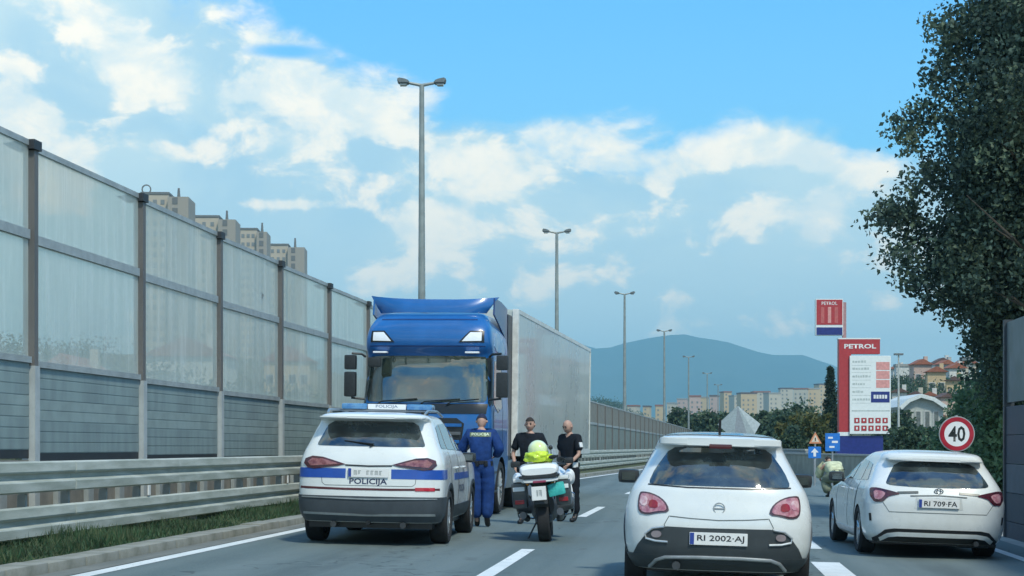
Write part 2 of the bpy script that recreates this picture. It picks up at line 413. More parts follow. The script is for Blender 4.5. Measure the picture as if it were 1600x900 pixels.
def grass_tufts():
    rng = np.random.default_rng(5); n = 52000
    y = rng.uniform(11, 60, n); x = -8.05+1.5*(rng.random(n)**.9); x = x+np.array([S(a) for a in y])
    big = (np.sin(y*1.7)+np.sin(y*.63+2))*.25+.75
    h = rng.uniform(.05, .22, n)*big*np.where(x+6.5 > np.array([S(a) for a in y])-.25, .5, 1.); w = rng.uniform(.008, .018, n); a = rng.uniform(0, 6.28, n); ln = rng.uniform(-.1, .1, (n, 2))
    z0 = np.array([gz(a_, b_) for a_, b_ in zip(x, y)])+.03
    V = np.zeros((n, 3, 3)); V[:, 0] = np.c_[x-w*np.cos(a), y-w*np.sin(a), z0]; V[:, 1] = np.c_[x+w*np.cos(a), y+w*np.sin(a), z0]; V[:, 2] = np.c_[x+ln[:, 0], y+ln[:, 1], z0+h]
    me = bpy.data.meshes.new('grass'); me.from_pydata(V.reshape(-1, 3).tolist(), [], np.arange(3*n).reshape(n, 3).tolist())
    me.polygons.foreach_set('material_index', rng.integers(0, 2, n).tolist())
    o = link('grass', me, [leaf_mat('grass_green', (.05, .105, .05), .3), leaf_mat('grass_dry', (.09, .12, .06), .3)])
    tag(o, 'rough green grass and weeds growing under the guardrail', 'grass', kind='stuff')
grass_tufts()

# ------------------------------------------------------------------ guardrail: two stacked double-wave beams
def wbeam_bm(L):
    # profile (x toward the road, z)
    pr = [(.005, -.185), (.036, -.165), (.042, -.065), (.034, -.05), (-.03, -.022), (-.03, .022), (.034, .05), (.042, .065), (.036, .165), (.005, .185)]
    bm = BM(); A = [bm.verts.new((p[0], -L/2, p[1])) for p in pr]; B = [bm.verts.new((p[0], L/2, p[1])) for p in pr]
    A2 = [bm.verts.new((p[0]-.012, -L/2, p[1])) for p in pr]; B2 = [bm.verts.new((p[0]-.012, L/2, p[1])) for p in pr]
    for k in range(len(pr)-1): bm.faces.new((A[k], A[k+1], B[k+1], B[k])); bm.faces.new((A2[k], B2[k], B2[k+1], A2[k+1]))
    for P, Q in ((A, A2), (B, B2)):
        for k in range(len(pr)-1): bm.faces.new((P[k], P[k+1], Q[k+1], Q[k]))
    bm.faces.new((A[0], B[0], B2[0], A2[0])); bm.faces.new((A[-1], B[-1], B2[-1], A2[-1])); return bm
def build_guardrail():
    gr = empty('guardrail', (-7.7, 9, .15), 0, 'double stacked galvanised steel guardrail running below the noise wall', 'guardrail')
    M = mat('galvanised_steel', (.50, .53, .48), .65, metal=0, col2=(.33, .36, .31), scale=3.5, streak=(1, .35, 2.5))
    MP = mat('guardrail_post_steel', (.40, .42, .39), .6, metal=.2, scale=3)
    L = 4.0; me = None; pm_ = None; bl = None
    off = Vector((-7.7, 9, .15))
    for k in range(60):
        yc = 8+L*k+L/2
        for z in (.99, .465):
            if me is None:
                o = obj('beam', wbeam_bm(L+.15), M, gr, True, 18); me = o.data
            else:
                o = bpy.data.objects.new('beam', me); C.objects.link(o); o.parent = gr
            a = -math.atan((S(yc+2)-S(yc-2))/4)
            o.location = Vector((-7.66+S(yc)+(.006 if k % 2 else 0), yc, z+gz(-7.6)*.3-.04))-off; o.rotation_euler = (0, 0, a)
    for k in range(150):
        yp = 8+1.3333*k
        if yp > 110: break
        if pm_ is None:
            b = BM(); box(b, -.05, .05, -.03, .03, -.4, 1.12); box(b, .0, .09, -.05, .05, .33, .52); box(b, 0, .09, -.05, .05, .86, 1.05)
            o = obj('post', b, MP, gr); pm_ = o.data
        else: o = bpy.data.objects.new('post', pm_); C.objects.link(o); o.parent = gr
        o.location = Vector((-7.79+S(yp), yp, 0))-off
    # bolted reflectors: small white tabs
    rm = None
    for yp in (14.7, 22.7, 30.7, 38.7, 62, 74, 86):
        if rm is None:
            b = BM(); box(b, -.005, .01, -.05, .05, -.07, .07, .004); o = obj('reflector', b, mat('reflector_white', (.85, .85, .82), .3), gr); rm = o.data
        else: o = bpy.data.objects.new('reflector', rm); C.objects.link(o); o.parent = gr
        o.location = Vector((-7.62+S(yp), yp, .74))-off
build_guardrail()

# ------------------------------------------------------------------ noise wall
def acrylic():
    m = bpy.data.materials.new('frosted_acrylic'); m.use_nodes = True; t = m.node_tree; N = NT(t); b = t.nodes['Principled BSDF']
    g = N.n('ShaderNodeNewGeometry').outputs['Position']
    rnd = N.n('ShaderNodeObjectInfo').outputs['Random']
    vm = N.n('ShaderNodeVectorMath', operation='MULTIPLY'); N.put(vm.inputs[0], g); vm.inputs[1].default_value = (1, 1, .10)
    n1 = N.noise(vm.outputs[0], 5, 5, .65); n2 = N.noise(g, .5, 4, .6); n3 = N.noise(g, 9, 4, .7)
    c = N.mix(N.ss(n1, .35, .65), (.56, .62, .59), (.74, .78, .75))
    c = N.mix(N.m('MULTIPLY', N.ss(n3, .58, .72), .35), c, (.38, .40, .35))
    N.put(b.inputs['Base Color'], c); b.inputs['Roughness'].default_value = .3
    tl = N.n('ShaderNodeBsdfTranslucent'); tl.inputs[0].default_value = (.86, .90, .86, 1)
    mx0 = N.n('ShaderNodeMixShader'); mx0.inputs[0].default_value = .42
    t.links.new(b.outputs[0], mx0.inputs[1]); t.links.new(tl.outputs[0], mx0.inputs[2])
    tr = N.n('ShaderNodeBsdfTransparent'); tr.inputs[0].default_value = (1, .98, .92, 1)
    f = N.m('ADD', .38, N.m('ADD', N.m('MULTIPLY', N.ss(n2, .3, .7), .14), N.m('MULTIPLY', rnd, .10)))
    f = N.m('SUBTRACT', f, N.m('MULTIPLY', N.ss(n1, .5, .7), .10))
    mx = N.n('ShaderNodeMixShader'); N.put(mx.inputs[0], f)
    t.links.new(mx0.outputs[0], mx.inputs[1]); t.links.new(tr.outputs[0], mx.inputs[2]); t.links.new(mx.outputs[0], t.nodes['Material Output'].inputs[0])
    return m
def build_noise_wall():
    nb = empty('noise_barrier', (-8.4, 8, 0), 0, 'long tall noise wall of frosted panels between steel posts above grey louvred panels', 'noise wall')
    P0 = Vector((-8.4, 8, 0)); BAY = 4.19; Y0 = 20.4-3*BAY
    MPU = mat('post_weathered', (.10, .10, .098), .6, col2=(.15, .14, .13), scale=2, streak=(1, 1, .3))
    MPL = mat('post_sleeve_grey', (.48, .52, .52), .5, scale=3)
    MSL = [mat('louvre_grey', (.26, .335, .33), .55, col2=(.195, .25, .25), scale=1.5, streak=(1, 2, .5)), mat('louvre_light', (.29, .365, .355), .55, scale=2)]
    MFR = mat('frame_grey', (.36, .40, .40), .5, scale=4)
    MCAP = mat('cap_dark', (.03, .035, .04), .6)
    MB = mat('plinth_concrete', (.27, .255, .22), .9, col2=(.17, .165, .145), scale=1.6, bump=.3)
    MAC = acrylic()
    MFARL = mat('far_panel_concrete', (.34, .37, .34), .8, scale=2); MFU = mat('far_panel_brown', (.23, .225, .19), .8, scale=1.5); MFM = mat('far_panel_green', (.20, .235, .21), .8, scale=1.5)
    cache = {}
    def inst(key, name, bmf, m, loc, a, smooth=False):
        if key not in cache:
            o = obj(name, bmf(), m, nb, smooth); cache[key] = o.data
        else: o = bpy.data.objects.new(name, cache[key]); C.objects.link(o); o.parent = nb
        o.location = Vector(loc)-P0; o.rotation_euler = (0, 0, a); return o
    zT0, zM0, zL0, zB0 = 5.20, 4.0, 2.40, 1.22
    for k in range(0, 60):
        y = Y0+BAY*k; yc = y+BAY/2
        x = -8.4+S(y); xc = -8.4+S(yc); a = -math.atan((S(y+BAY)-S(y))/BAY)
        drop = -.011*(y-20) if y < 60 else -.44-.004*(y-60)
        far = y > 56
        if far: drop -= .85*sst(56, 75, y)
        zt = zT0+drop
        ph = lambda: box(BM(), -.075, .075, -.062, .062, -.6, 5.12)
        inst('post', 'post', ph, MPU, (x, y, drop), 0)
        if not far:
            inst('sleeve', 'post_cover', lambda: box(BM(), -.085, .09, -.078, .078, .2, 2.38), MPL, (x, y, drop*.5), 0)
            inst('cap', 'post_cap', lambda: prism(BM(), [(-.2, 5.13), (.1, 5.13), (.1, 5.25), (-.02, 5.25), (-.32, 5.20)], -.13, .12), MCAP, (x, y, drop), 0)
        pw = BAY/2-.11
        def panel(z0, z1):
            return lambda: box(BM(), -.012, .012, -pw, pw, z0, z1)
        if not far: inst('gu', 'acrylic_panel', panel(zM0+.06, zT0-.06), MAC, (xc, yc, drop), a)
        else: inst('fu', 'upper_panel', panel(zM0+.06, zT0-.06), MFU, (xc, yc, drop), a)
        if not far:
            inst('gm', 'acrylic_panel', panel(zL0+.05, zM0-.06), MAC, (xc, yc, drop), a)
        else:
            inst('fmd', 'middle_panel', panel(zL0+.05, zM0-.06), MFM, (xc, yc, drop), a)
        inst('ft', 'top_rail', lambda: box(BM(), -.03, .03, -pw, pw, zT0-.075, zT0), MFR, (xc, yc, drop), a)
        inst('fm', 'middle_rail', lambda: box(BM(), -.035, .04, -pw, pw, zM0-.06, zM0+.06), mat('mid_rail_grey', (.36, .40, .40), .5), (xc, yc, drop), a)
        inst('fl', 'lower_rail', lambda: box(BM(), -.05, .06, -pw, pw, zL0-.03, zL0+.05), MFR, (xc, yc, drop), a)
        if not far and k < 14:
            n = 8; hh = (zL0-.03-zB0-.05)/n
            for i in range(n):
                zz = zB0+.05+hh*i
                key = 'sl%d' % i
                def sl(zz=zz, hh=hh):
                    return prism(BM(), [(-.03, zz), (.0215, zz+.0005), (.026, zz+hh*.10), (.026, zz+hh*.96), (.0245, zz+hh-.0015), (-.03, zz+hh-.004)], -pw, pw)
                inst(key, 'louvre', sl, MSL[(i*7 % 5) in (1, 3)], (xc, yc, drop), a)
            inst('gapb', 'bottom_seal', lambda: box(BM(), -.03, .02, -pw, pw, zB0-.06, zB0+.05), MCAP, (xc, yc, drop), a)
        else:
            inst('lp', 'lower_panel', lambda: box(BM(), -.03, .03, -pw, pw, zB0, zL0-.03), MFARL, (xc, yc, drop), a)
        inst('plinth', 'plinth_slab', lambda: box(BM(), -.06, .02, -pw, pw, -.6, zB0-.06), MB, (xc, yc, drop*.6), a)
        for kk, dy_, dz_, rot in ((5, .85, 4.38, .5),):
            if k == kk:
                def bird():
                    b_ = BM(); prism(b_, [(-.10, .0), (-.03, .035), (.0, .10), (.03, .03), (.11, -.02), (.02, -.03), (-.01, -.09), (-.03, -.02)], 0, .004, 'X'); return b_
                o_ = inst('bird', 'bird_sticker', bird, MCAP, (xc+.014, yc+dy_, dz_+drop), a); o_.rotation_euler = (rot, 0, a)
        # pilaster strips on the plinth, seen through the gap of the guardrail
        if k < 10:
            for j, dx in enumerate((-1.3, -.2, 1.05)):
                inst('pil', 'plinth_rib', lambda: box(BM(), -.0, .07, -.10, .10, -.1, zB0-.08), MFR, (xc+.02, yc+dx, drop*.6), a)
build_noise_wall()

# ------------------------------------------------------------------ street lamps
def build_lamp(first, px_top, d, i):
    p = W(px_top, d); Ht = 12.0
    if first is None:
        root = empty('street_lamp', (0, 0, 0))
        M = mat('lamp_steel', (.30, .34, .33), .5, metal=.3, scale=3); MD = mat('lamp_head_grey', (.16, .19, .20), .5)
        bm = BM(); tube(bm, [(0, 0, 0), (0, 0, 2), (0, 0, Ht-.1)], [.15, .13, .07], 14); obj('pole', bm, M, root, True)
        bm = BM(); lathe(bm, [(0, .2), (.05, .2), (.5, .16), (.52, .13)], 'Z', 16); obj('base', bm, M, root, True)
        for s in (-1, 1):
            bm = BM(); tube(bm, [(0, 0, Ht-.12), (s*.2, 0, Ht-.08), (s*.42, 0, Ht-.04)], [.05, .045, .04], 8); obj('arm', bm, M, root, True)
            bm = BM()
            prof = [(.36, -.035, .05), (.42, -.07, .07), (.6, -.085, .10), (.68, -.05, .12)]
            pts = [(s*.36, Ht-.08), (s*.66, Ht-.10+.02), (s*.72, Ht+.0), (s*.69, Ht+.09), (s*.5, Ht+.06), (s*.36, Ht+.0)]
            prism(bm, pts if s > 0 else pts[::-1], -.16, .16)
            bmesh.ops.bevel(bm, geom=bm.edges[:], offset=.025, segments=2, affect='EDGES')
            hd = obj('lamp_head', bm, MD, root, True)
            bm = BM(); prism(bm, [(s*.42, Ht-.086), (s*.64, Ht-.080), (s*.63, Ht-.13), (s*.46, Ht-.13)], -.11, .11)
            obj('diffuser', bm, mat('lamp_glass', (.5, .55, .55), .2), hd, True)
    else: root = copy_tree(first)
    root.location = (p.x, p.y, 0); root.rotation_euler = (0, 0, YAW)
    lab = ['tall double headed street lamp rising behind the blue truck, the nearest and biggest', 'second nearest double headed street lamp, above the rear of the trailer',
           'third nearest double headed street lamp, its pole left of the mountain peak', 'fourth nearest double headed street lamp, thin against the mountain',
           'fifth street lamp along the median, faint before the mountain slope', 'sixth and small street lamp above the white hatchback roof', 'farthest and smallest street lamp of the row']
    tag(root, lab[i], 'street lamp', 'street lamps along the median'); return root
lamp = None
for i, (px, d) in enumerate([(659, 48.5), (870, 82), (976, 115), (1038, 152), (1076, 196), (1105, 240), (1122, 285)]):
    r_ = build_lamp(lamp, px, d, i); lamp = lamp or r_

# ------------------------------------------------------------------ bodies made of level slices
def pchip(zs, vs, z):
    if z <= zs[0]: return vs[0]
    if z >= zs[-1]: return vs[-1]
    n = len(zs); h = [zs[i+1]-zs[i] for i in range(n-1)]; d = [(vs[i+1]-vs[i])/h[i] for i in range(n-1)]
    m = [d[0]]+[0 if d[i-1]*d[i] <= 0 else 2*d[i-1]*d[i]/(d[i-1]+d[i]) for i in range(1, n-1)]+[d[-1]]
    i = max(k for k in range(n-1) if zs[k] <= z); t = (z-zs[i])/h[i]
    return (2*t**3-3*t*t+1)*vs[i]+(t**3-2*t*t+t)*h[i]*m[i]+(-2*t**3+3*t*t)*vs[i+1]+(t**3-t*t)*h[i]*m[i+1]
class Slices:
    def __init__(s, rows, Lr=.45, Lf=.7, nr=2.6, nf=2.3, q=9, sd=14):
        s.rows = rows; s.z = [r[0] for r in rows]; s.Lr, s.Lf, s.nr, s.nf, s.q, s.sd = Lr, Lf, nr, nf, q, sd
    def at(s, z): return [pchip(s.z, [r[k] for r in s.rows], z) for k in (1, 2, 3)]
    def half(s, z, off=0.):
        w, yr, yf = s.at(z); w += off; yr -= off; yf += off
        Lf = min(s.Lf, (yf-yr)*.45); P = []
        for i in range(s.q+1):
            a = math.pi/2*i/s.q; P.append((w*math.sin(a)**(2/s.nr) if i else 0., yr+s.Lr*(1-math.cos(a)**(2/s.nr) if i < s.q else 1)))
        for i in range(1, s.sd):
            P.append((w, yr+s.Lr+(yf-Lf-yr-s.Lr)*i/s.sd))
        for i in range(s.q, -1, -1):
            a = math.pi/2*i/s.q; P.append((w*math.sin(a)**(2/s.nf) if i else 0., yf-Lf*(1-math.cos(a)**(2/s.nf) if i < s.q else 1)))
        return [Vector((x, y, z)) for x, y in P]
    def build(s, nz=46):
        bm = BM(); z0, z1 = s.z[0], s.z[-1]; rings = []
        for j in range(nz+1):
            z = z0+(z1-z0)*(1-(1-j/nz)**1.25)
            h = s.half(z); ring = h+[Vector((-p.x, p.y, p.z)) for p in h[-2:0:-1]]
            rings.append([bm.verts.new(p) for p in ring])
        w, yr, yf = s.at(z1); cy = (yr+yf)/2
        for f, dz in ((.8, .012), (.5, .02), (.2, .023)):
            rings.append([bm.verts.new((v.co.x*f, cy+(v.co.y-cy)*f, z1+dz)) for v in rings[nz]])
        n = len(rings[0])
        for A, B in zip(rings, rings[1:]):
            for k in range(n): bm.faces.new((A[k], A[(k+1) % n], B[(k+1) % n], B[k]))
        bm.faces.new(rings[0][::-1]); bm.faces.new(rings[-1])
        bmesh.ops.recalc_face_normals(bm, faces=bm.faces); return bm
    def shell(s, name, z0, z1, off, m, parent, ymax=None, ymin=None, nz=8, thick=.02, xs=0, xmin=0):
        """a part wrapped round the body between two levels; keeps ring points with ymin<y<ymax"""
        bm = BM(); rows = []
        for j in range(nz+1):
            z = z0+(z1-z0)*j/nz; e = off
            h = s.half(z, e); ring = h+[Vector((-p.x, p.y, p.z)) for p in h[-2:0:-1]]
            rows.append(ring)
        n = len(rows[0]); V = [[bm.verts.new(p) for p in r] for r in rows]
        for A, B in zip(V, V[1:]):
            for k in range(n):
                q = (A[k], A[(k+1) % n], B[(k+1) % n], B[k]); c = sum((v.co for v in q), Vector())/4
                if (ymax is None or c.y < ymax) and (ymin is None or c.y > ymin) and (not xs or c.x*xs > xmin): bm.faces.new(q)
        for v in [v for v in bm.verts if not v.link_faces]: bm.verts.remove(v)
        solidify(bm, thick)
        return obj(name, bm, m, parent, True, 40)
def solidify(bm, t):
    bmesh.ops.recalc_face_normals(bm, faces=bm.faces)
    be = [e for e in bm.edges if e.is_boundary]
    r = bmesh.ops.extrude_edge_only(bm, edges=be)
    cen = sum((v.co for v in bm.verts), Vector())/len(bm.verts)
    for v in [g for g in r['geom'] if isinstance(g, bmesh.types.BMVert)]:
        nb = [e.other_vert(v) for e in v.link_edges]; src = [u for u in nb if any(not e.is_boundary for e in u.link_edges)]
        nn = Vector()
        for u in nb:
            for f in u.link_faces:
                if f.normal.length > .1 and v not in f.verts: nn += f.normal
        if nn.length < 1e-6: nn = (v.co-cen)
        v.co -= nn.normalized()*t
def arches(o, ys, r, w, depth=.30):
    """cut wheel arches out of a body mesh (exact boolean) and darken the wells"""
    bm = BM()
    for y in ys:
        for s in (-1, 1):
            x0, x1 = (w-depth, w+.2) if s > 0 else (-w-.2, -w+depth); lathe(bm, [(x0, r), (x1, r)], 'X', 40, (0, y, r*.86))
    cme = bpy.data.meshes.new('cut'); bmesh.ops.recalc_face_normals(bm, faces=bm.faces); bm.to_mesh(cme); bm.free(); co = bpy.data.objects.new('cut', cme); C.objects.link(co)
    md = o.modifiers.new('b', 'BOOLEAN'); md.operation = 'DIFFERENCE'; md.object = co; md.solver = 'EXACT'
    me = bpy.data.meshes.new_from_object(o.evaluated_get(bpy.context.evaluated_depsgraph_get()))
    o.modifiers.clear(); old = o.data; o.data = me; bpy.data.meshes.remove(old); bpy.data.objects.remove(co); bpy.data.meshes.remove(cme)
    me.materials.append(DARKTRIM()); k = len(me.materials)-1
    for p in me.polygons:
        c = p.center
        for y in ys:
            if math.hypot(c.y-y, c.z-r*.86) < r*1.004 and abs(c.x) < w+.01 and abs(c.x) > w-depth-.02:
                vs = [me.vertices[i].co for i in p.vertices]
                if all(math.hypot(v.y-y, v.z-r*.86) < r*1.01 for v in vs) and (abs(p.normal.x) < .3 or abs(c.x) < w-depth+.03): p.material_index = k
    me.polygons.foreach_set('use_smooth', [True]*len(me.polygons)); me.set_sharp_from_angle(angle=R(38))
def bvh_of(o): return BVHTree.FromPolygons([v.co.copy() for v in o.data.vertices], [list(p.vertices) for p in o.data.polygons])
AX = {'rear': (lambda u, v: Vector((u, -3, v)), Vector((0, 1, 0))), 'left': (lambda u, v: Vector((-4, u, v)), Vector((1, 0, 0))),
      'right': (lambda u, v: Vector((4, u, v)), Vector((-1, 0, 0))), 'front': (lambda u, v: Vector((u, 30, v)), Vector((0, -1, 0))), 'top': (lambda u, v: Vector((u, v, 9)), Vector((0, 0, -1)))}
def project(bvh, side, u, v, off):
    P, D = AX[side]; o = P(u, v); h = bvh.ray_cast(o, D)
    if h[0] is None: h = bvh.find_nearest(o+D*3.2)
    n = h[1] if h[1].dot(D) < 0 else -h[1]
    return h[0]+n*off
def conform(name, poly, bvh, side, off, m, parent, res=.07, t=.02, smooth=True, label=None):
    bm = BM(); vs = [bm.verts.new((p[0], 0, p[1])) for p in poly]; f = bm.faces.new(vs)
    bmesh.ops.triangulate(bm, faces=[f])
    us = [p[0] for p in poly]; ws = [p[1] for p in poly]
    for lo, hi, ax in ((min(us), max(us), Vector((1, 0, 0))), (min(ws), max(ws), Vector((0, 0, 1)))):
        n = int((hi-lo)/res)
        for i in range(1, n+1):
            bmesh.ops.bisect_plane(bm, geom=bm.verts[:]+bm.edges[:]+bm.faces[:], plane_co=ax*(lo+(hi-lo)*i/(n+1)), plane_no=ax)
    for v in bm.verts: v.co = project(bvh, side, v.co.x, v.co.z, off)
    bmesh.ops.recalc_face_normals(bm, faces=bm.faces); bm.normal_update()
    d = AX[side][1]
    if sum((f.normal for f in bm.faces), Vector()).dot(d) > 0: bmesh.ops.reverse_faces(bm, faces=bm.faces)
    be = [e for e in bm.edges if e.is_boundary]; r = bmesh.ops.extrude_edge_only(bm, edges=be)
    for v in [g for g in r['geom'] if isinstance(g, bmesh.types.BMVert)]: v.co += d*t
    o = obj(name, bm, m, parent, smooth, 30)
    if label: o['label'] = label
    return o
def conform_text(name, txt, h, u, v, bvh, side, off, m, parent, bold=0., sx=1.):
    me = text_mesh(txt, h, bold, sx); sg = 1 if side == 'rear' else (-1 if side in ('left',) else 1)
    for q in me.vertices: q.co = project(bvh, side, u+q.co.x*sg, v+q.co.z, off)
    return link(name, me, m, parent)
def ctube(name, pts, r, bvh, side, off, m, parent):
    q = []
    for a, b in zip(pts, pts[1:]):
        n = max(1, int(math.dist(a, b)/.06)); q += [(a[0]+(b[0]-a[0])*i/n, a[1]+(b[1]-a[1])*i/n) for i in range(n)]
    q.append(pts[-1]); bm = BM(); tube(bm, [project(bvh, side, u, v, off) for u, v in q], r, 8); return obj(name, bm, m, parent, True)
def mirx(p): return [(-a, b) for a, b in p][::-1]
def wheel(parent, x, y, r, wd, side, spokes=5, rimm=None):
    """side -1 left, +1 right: the spoked face looks outward"""
    g = BM(); h = wd/2
    lathe(g, [(-h*.75, r*.68), (-h, r*.74), (-h, r*.93), (-h*.75, r*.99), (0, r), (h*.75, r*.99), (h, r*.93), (h, r*.74), (h*.75, r*.68)], 'X', 40)
    for f in [f for f in g.faces if len(f.verts) > 4]: g.faces.remove(f)
    w = obj('wheel', g, TYRE(), parent, True, 30); w.location = (x, y, r)
    b = BM(); s = side
    lathe(b, [(s*h*.72, r*.70), (s*h*.80, r*.70), (s*h*.78, r*.64), (s*h*.3, r*.62), (-s*h*.8, r*.66)], 'X', 36)
    for f in [f for f in b.faces if len(f.verts) > 4]: b.faces.remove(f)
    for k in range(spokes):
        a = 2*math.pi*k/spokes+.3
        for da in (-.10, .10):
            p0 = (s*h*.6, math.cos(a+da*.5)*r*.1, math.sin(a+da*.5)*r*.1); p1 = (s*h*.72, math.cos(a+da*1.6)*r*.66, math.sin(a+da*1.6)*r*.66)
            tube(b, [p0, p1], [r*.07, r*.045], 6)
    lathe(b, [(s*h*.5, r*.16), (s*h*.74, r*.15), (s*h*.78, r*.08)], 'X', 16)
    obj('rim', b, rimm or RIM(), w, True, 30)
    b = BM(); lathe(b, [(-h*.2, r*.60), (0, r*.60)], 'X', 28); obj('brake_disc', b, mat('brake_dark', (.04, .04, .042), .5), w)
    return w
def plate(parent, x, y, z, txt, w=.52, h=.112, rz=0, blue=True, name='number_plate'):
    b = BM(); box(b, -w/2, w/2, -.008, .008, -h/2, h/2, .004)
    p = obj(name, b, mat('plate_white', (.80, .80, .78), .4, var=.02), parent); p.location = (x, y, z); p.rotation_euler = (0, 0, rz)
    if blue:
        b = BM(); box(b, -w/2+.004, -w/2+.042, -.011, -.0075, -h/2+.004, h/2-.004); obj('country_band', b, mat('plate_blue', (.03, .07, .35), .4), p)
    if not txt:                                       # characters too faint to read: soft grey strokes
        bm = BM(); n = 7; q = (w-.14)/n; rr = random.Random(int(x*1000)+int(z*100))
        for k in range(n):
            if k == 2: continue
            x0 = -w/2+.07+q*k+.006
            for j in range(rr.choice((2, 3))): hh = h*.5*rr.uniform(.5, 1); xa = x0+q*.28*j; box(bm, xa, xa+q*.16, -.0105, -.0088, -hh/2, hh/2)
            box(bm, x0, x0+q*.7, -.0103, -.0087, h*.18, h*.25)
        o = obj('plate_text', bm, mat('plate_faint_grey', (.40, .43, .42), .5), p); o['kind'] = 'stuff'; return p
    tm = text_mesh(txt, h*.6, .012, 1.); xs_ = [v.co.x for v in tm.vertices]; wx = max(xs_)-min(xs_); f = (w-.10 if blue else w-.05)/wx
    for v in tm.vertices: v.co.x *= f
    o = link('plate_text', tm, mat('plate_black', (.02, .02, .025), .5), p); o.location = (.02 if blue else 0, -.0105, 0)
    return p
def mirror(parent, x, y, z, s, m, gm=None):
    b = BM(); box(b, -.11, .11, -.05, .09, -.07, .075, .055); o = obj('wing_mirror', b, m, parent, True, 50); o.location = (x+s*.10, y, z)
    b = BM(); box(b, -.07, .07, -.056, -.0515, -.04, .045); obj('mirror_glass', b, mat('mirror_glass', (.16, .18, .19), .08, metal=1), o)
    b = BM(); tube(b, [(-s*.08, .01, -.04), (-s*.19, .02, -.075)], [.03, .025], 8); obj('mirror_arm', b, DARKTRIM(), o, True)
    return o
RED = lambda: mat('tail_red', (.36, .012, .02), .12, coat=.6, col2=(.20, .006, .012), scale=14)
REDP = lambda: mat('tail_pink', (.55, .30, .33), .12, coat=.6, col2=(.34, .10, .14), scale=22)
def strip_poly(pts, w):
    """thin band along a 2-D polyline"""
    A = []; B = []
    for i, p in enumerate(pts):
        a = Vector(pts[max(i-1, 0)]); b = Vector(pts[min(i+1, len(pts)-1)]); t = (b-a).normalized(); n = Vector((-t.y, t.x))*w/2
        A.append(tuple(Vector(p)+n)); B.append(tuple(Vector(p)-n))
    return A+B[::-1]
def arc(cy, cz, r, a0, a1, n=16): return [(cy+r*math.cos(R(a0+(a1-a0)*i/n)), cz+r*math.sin(R(a0+(a1-a0)*i/n))) for i in range(n+1)]
def put(root, px, d, rz_deg, roll=0.):
    p = W(px, d); root.location = (p.x, p.y, gz(p.x, p.y)); root.rotation_euler = (0, math.atan(.02)+R(roll), R(rz_deg))

